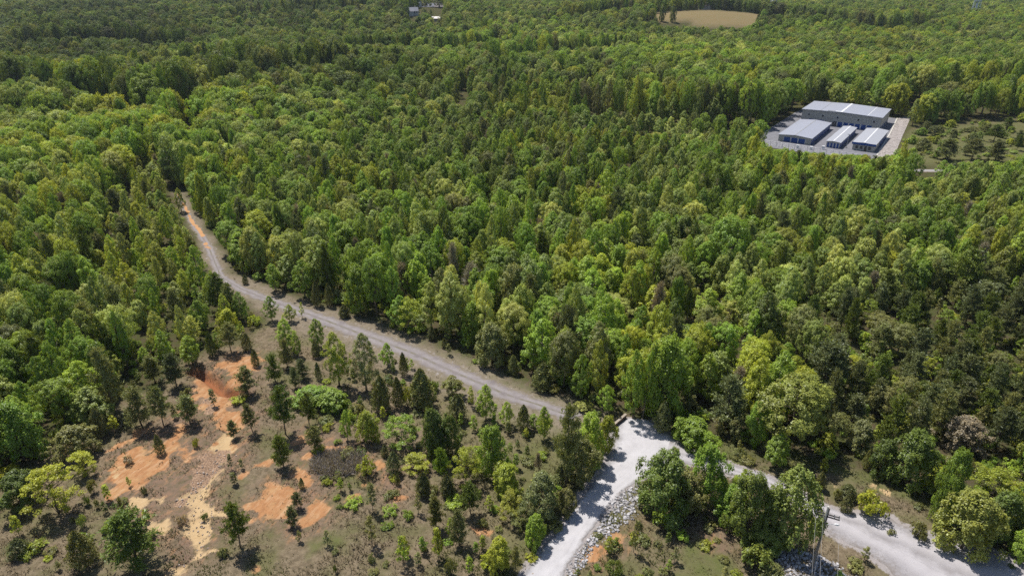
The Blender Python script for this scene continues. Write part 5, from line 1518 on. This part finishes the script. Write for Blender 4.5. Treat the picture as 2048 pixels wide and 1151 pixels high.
# ---------------------------------------------------------------- dead reed clump in the field
def reeds():
    c = W('B', [(625, 645)])[0]; n = 1500; a = RNG.random(n) * 6.283; r = np.sqrt(RNG.random(n)) * 3.3
    P = np.stack([r * np.cos(a) * 1.25, r * np.sin(a) * 0.95, np.zeros(n)], 1)
    P[:, 2] = HT(P[:, 0] + c[0], P[:, 1] + c[1]) - HTs(*c)
    V, F, T, Wm = needle_tufts(P, np.tile([0.0, 0, 0.8], (n, 1)), 1.1, RNG, 4, 0.045)
    o = thing('reed_clump', 'patch of dead grey reed stalks in the middle of the grassy slope', 'reeds', (*c, HTs(*c)), 0, None, crown_mesh('reed_clump', V, F, T, Wm, M_NEEDLE)); o['tint'] = [0.12, 0.105, 0.10]
reeds()

# ---------------------------------------------------------------- far things: lattice mast, water tower, houses
def lattice_mast():
    x, y = G(1541, 44, 6.0); z = HTs(x, y); H = 62.0
    t = thing('lattice_mast', 'tall grey steel lattice mast beyond the tan hilltop field', 'mast', (x, y, z), 0.3); w0, w1 = 2.6, 1.0; lv = 16
    cor = lambda f: [((w0 + (w1 - w0) * f) * sx, (w0 + (w1 - w0) * f) * sy, H * f) for sx, sy in ((-1, -1), (1, -1), (1, 1), (-1, 1))]
    for k in range(4):
        b = MB(); b.tube([cor(0)[k], cor(1)[k]], 0.38, 5); link('leg', b.mesh('leg', M_STEEL), t)
    b = MB()
    for i in range(lv):
        A, B_ = cor(i / lv), cor((i + 1) / lv)
        for k in range(4): b.tube([A[k], B_[(k + 1) % 4]], 0.2, 4, caps=False); b.tube([A[(k + 1) % 4], B_[k]], 0.2, 4, caps=False); b.tube([A[k], A[(k + 1) % 4]], 0.2, 4, caps=False)
    link('lattice', b.mesh('lattice', M_STEEL), t)
lattice_mast()
M_TANK = plain('pale_tank_paint', (0.62, 0.66, 0.72), 0.4, 0.06)
def water_tower():
    zb = 24.0; x, y = G(1955, 6, zb); z = HTs(x, y); h = zb - z
    t = thing('water_tower', 'pale blue-white water tower on legs at the far edge of the forest', 'water tower', (x, y, z), 0.2)
    b = MB(); R0 = 3.6; prof = [(0.3, 0), (1.6, 0.35), (2.9, 1.3), (3.6, 2.9), (3.6, 6.0), (2.8, 7.3), (1.4, 8.1), (0.2, 8.4)]; n = 24
    V = [(r * math.cos(6.2832 * k / n), r * math.sin(6.2832 * k / n), h + zz_) for r, zz_ in prof for k in range(n)]
    b.add(V, [(i * n + k, i * n + (k + 1) % n, (i + 1) * n + (k + 1) % n, (i + 1) * n + k) for i in range(len(prof) - 1) for k in range(n)]); link('tank', b.mesh('tank', M_TANK, True), t)
    for k in range(6):
        a = 6.2832 * k / 6; b = MB(); b.tube([(4.6 * math.cos(a), 4.6 * math.sin(a), -0.5), (3.5 * math.cos(a), 3.5 * math.sin(a), h + 3.2)], 0.28, 7); link('leg', b.mesh('leg', M_TANK), t)
    b = MB(); b.tube([(0, 0, -0.5), (0, 0, h + 0.2)], 0.6, 10); link('riser_pipe', b.mesh('riser_pipe', M_TANK), t)
    b = MB(); b.tube([(3.95 * math.cos(6.2832 * k / 24), 3.95 * math.sin(6.2832 * k / 24), h + 3.0) for k in range(25)], 0.14, 5); link('catwalk', b.mesh('catwalk', M_TANK), t)
water_tower()
M_HROOF = plain('slate_shingle', (0.19, 0.195, 0.235), 0.7, 0.2, 2.0); M_HWALL = plain('white_siding', (0.50, 0.50, 0.50), 0.6, 0.08); M_PINK = plain('pale_tin_roof', (0.50, 0.44, 0.41), 0.45, 0.08); M_HBRICK = plain('tan_siding', (0.42, 0.36, 0.31), 0.7, 0.1)
def house(u, v, zz_, label, rz=0.0, w=14.0, d=9.5, eave=4.6, rise=3.6, roofm=M_HROOF, wallm=M_HWALL, wing=True):
    x, y = G(u, v, zz_); z = HTs(x, y) ; z = max(z, zz_ - eave - rise * 0.5)
    t = thing('house', label, 'house', (x, y, z), rz, 'houses in the distant trees'); o = 0.4
    def block(w, d, e, r, ox, oy):
        b = MB(); m = d / 2
        b.add([(ox, oy, -6), (ox + w, oy, -6), (ox + w, oy + d, -6), (ox, oy + d, -6), (ox, oy, e), (ox + w, oy, e), (ox + w, oy + d, e), (ox, oy + d, e), (ox, oy + m, e + r), (ox + w, oy + m, e + r)],
              [(0, 1, 5, 4), (1, 2, 6, 5), (2, 3, 7, 6), (3, 0, 4, 7)], [(7, 4, 8), (5, 6, 9)]); link('wall', b.mesh('wall', wallm), t)
        b = MB()
        for s in (0, 1):
            ye = oy - o if s == 0 else oy + d + o; ze = e - o * r / m + 0.05
            A = [(ox - o, ye, ze), (ox + w + o, ye, ze), (ox + w + o, oy + m, e + r + 0.05), (ox - o, oy + m, e + r + 0.05)]
            if s: A = A[::-1]
            b.hexa(A, [(p, q, r_ + 0.2) for p, q, r_ in A])
        return link('roof', b.mesh('roof', roofm), t)
    rf = block(w, d, eave, rise, -w / 2, 0)
    if wing: block(5.0, 6.0, eave, rise * 0.62, -w / 2 + 1.2, -3.4)
    solid('chimney', rf, M_HBRICK, (w * 0.22, w * 0.22 + 1.0, d * 0.5 + 0.5, d * 0.5 + 1.4, eave + rise * 0.4, eave + rise + 1.3))
    for i in range(3):
        xx = -w / 2 + 7.4 + i * 2.4 - (0 if wing else 4)
        f = solid('window', t, M_WHITE, (xx - 0.6, xx + 0.6, -0.06, 0.03, eave - 2.1, eave - 0.6)); solid('pane', f, M_GLASS, (xx - 0.5, xx + 0.5, -0.09, 0, eave - 2.0, eave - 0.7))
house(826, 27, 16, 'largest grey-roofed white house at the front of the distant cluster', 0.25, 11.5, 8.5, 4.4, 3.4)
house(829, 17, 15, 'grey-roofed house half hidden behind the largest white house', -0.2, 12, 9)
house(846, 10.5, 15, 'white-gabled grey house at the back of the distant cluster', 0.5, 14, 9)
house(864, 11, 15, 'slate-roofed house left of another at the cluster\'s far side', 0.1, 12, 9)
house(879, 11.5, 15, 'brown-grey roofed house at the far end of the distant cluster', -0.35, 13, 9, 4.6, 3.6, plain('brown_shingle', (0.22, 0.19, 0.19), 0.7, 0.2), M_HBRICK)
house(871, 36.5, 13, 'low shed with a pale pinkish roof below the distant houses', -0.3, 10, 6, 2.8, 1.6, M_PINK, M_HBRICK, False)
house(1293, 23, 14, 'small white building at the end of the field\'s dark tree row', 0.1, 10, 7, 3.2, 2.4, M_PINK, M_HWALL, False)
house(1412, 30, 14.3, 'greyish farmhouse at the top edge of the tan hilltop field', 0.0, 15, 9, 4.0, 3.0, plain('faded_brown_roof', (0.27, 0.22, 0.21), 0.7, 0.2), M_HBRICK, False)
# ---------------------------------------------------------------- air: a thin even haze round the whole place
b = MB(); b.box(-2700, 2700, -330, 2720, -30, 80)
mh, Nh, Lh = mat_new('haze_air'); pv = nd(Nh, 'ShaderNodeVolumePrincipled'); pv.inputs['Density'].default_value = HAZE; pv.inputs['Color'].default_value = (0.72, 0.83, 1.0, 1); pv.inputs['Anisotropy'].default_value = 0.2
oh = nd(Nh, 'ShaderNodeOutputMaterial'); Lh.new(pv.outputs[0], oh.inputs['Volume'])
setk(link('haze', b.mesh('haze', mh)), 'stuff', 'thin bluish haze in the air over the forest')
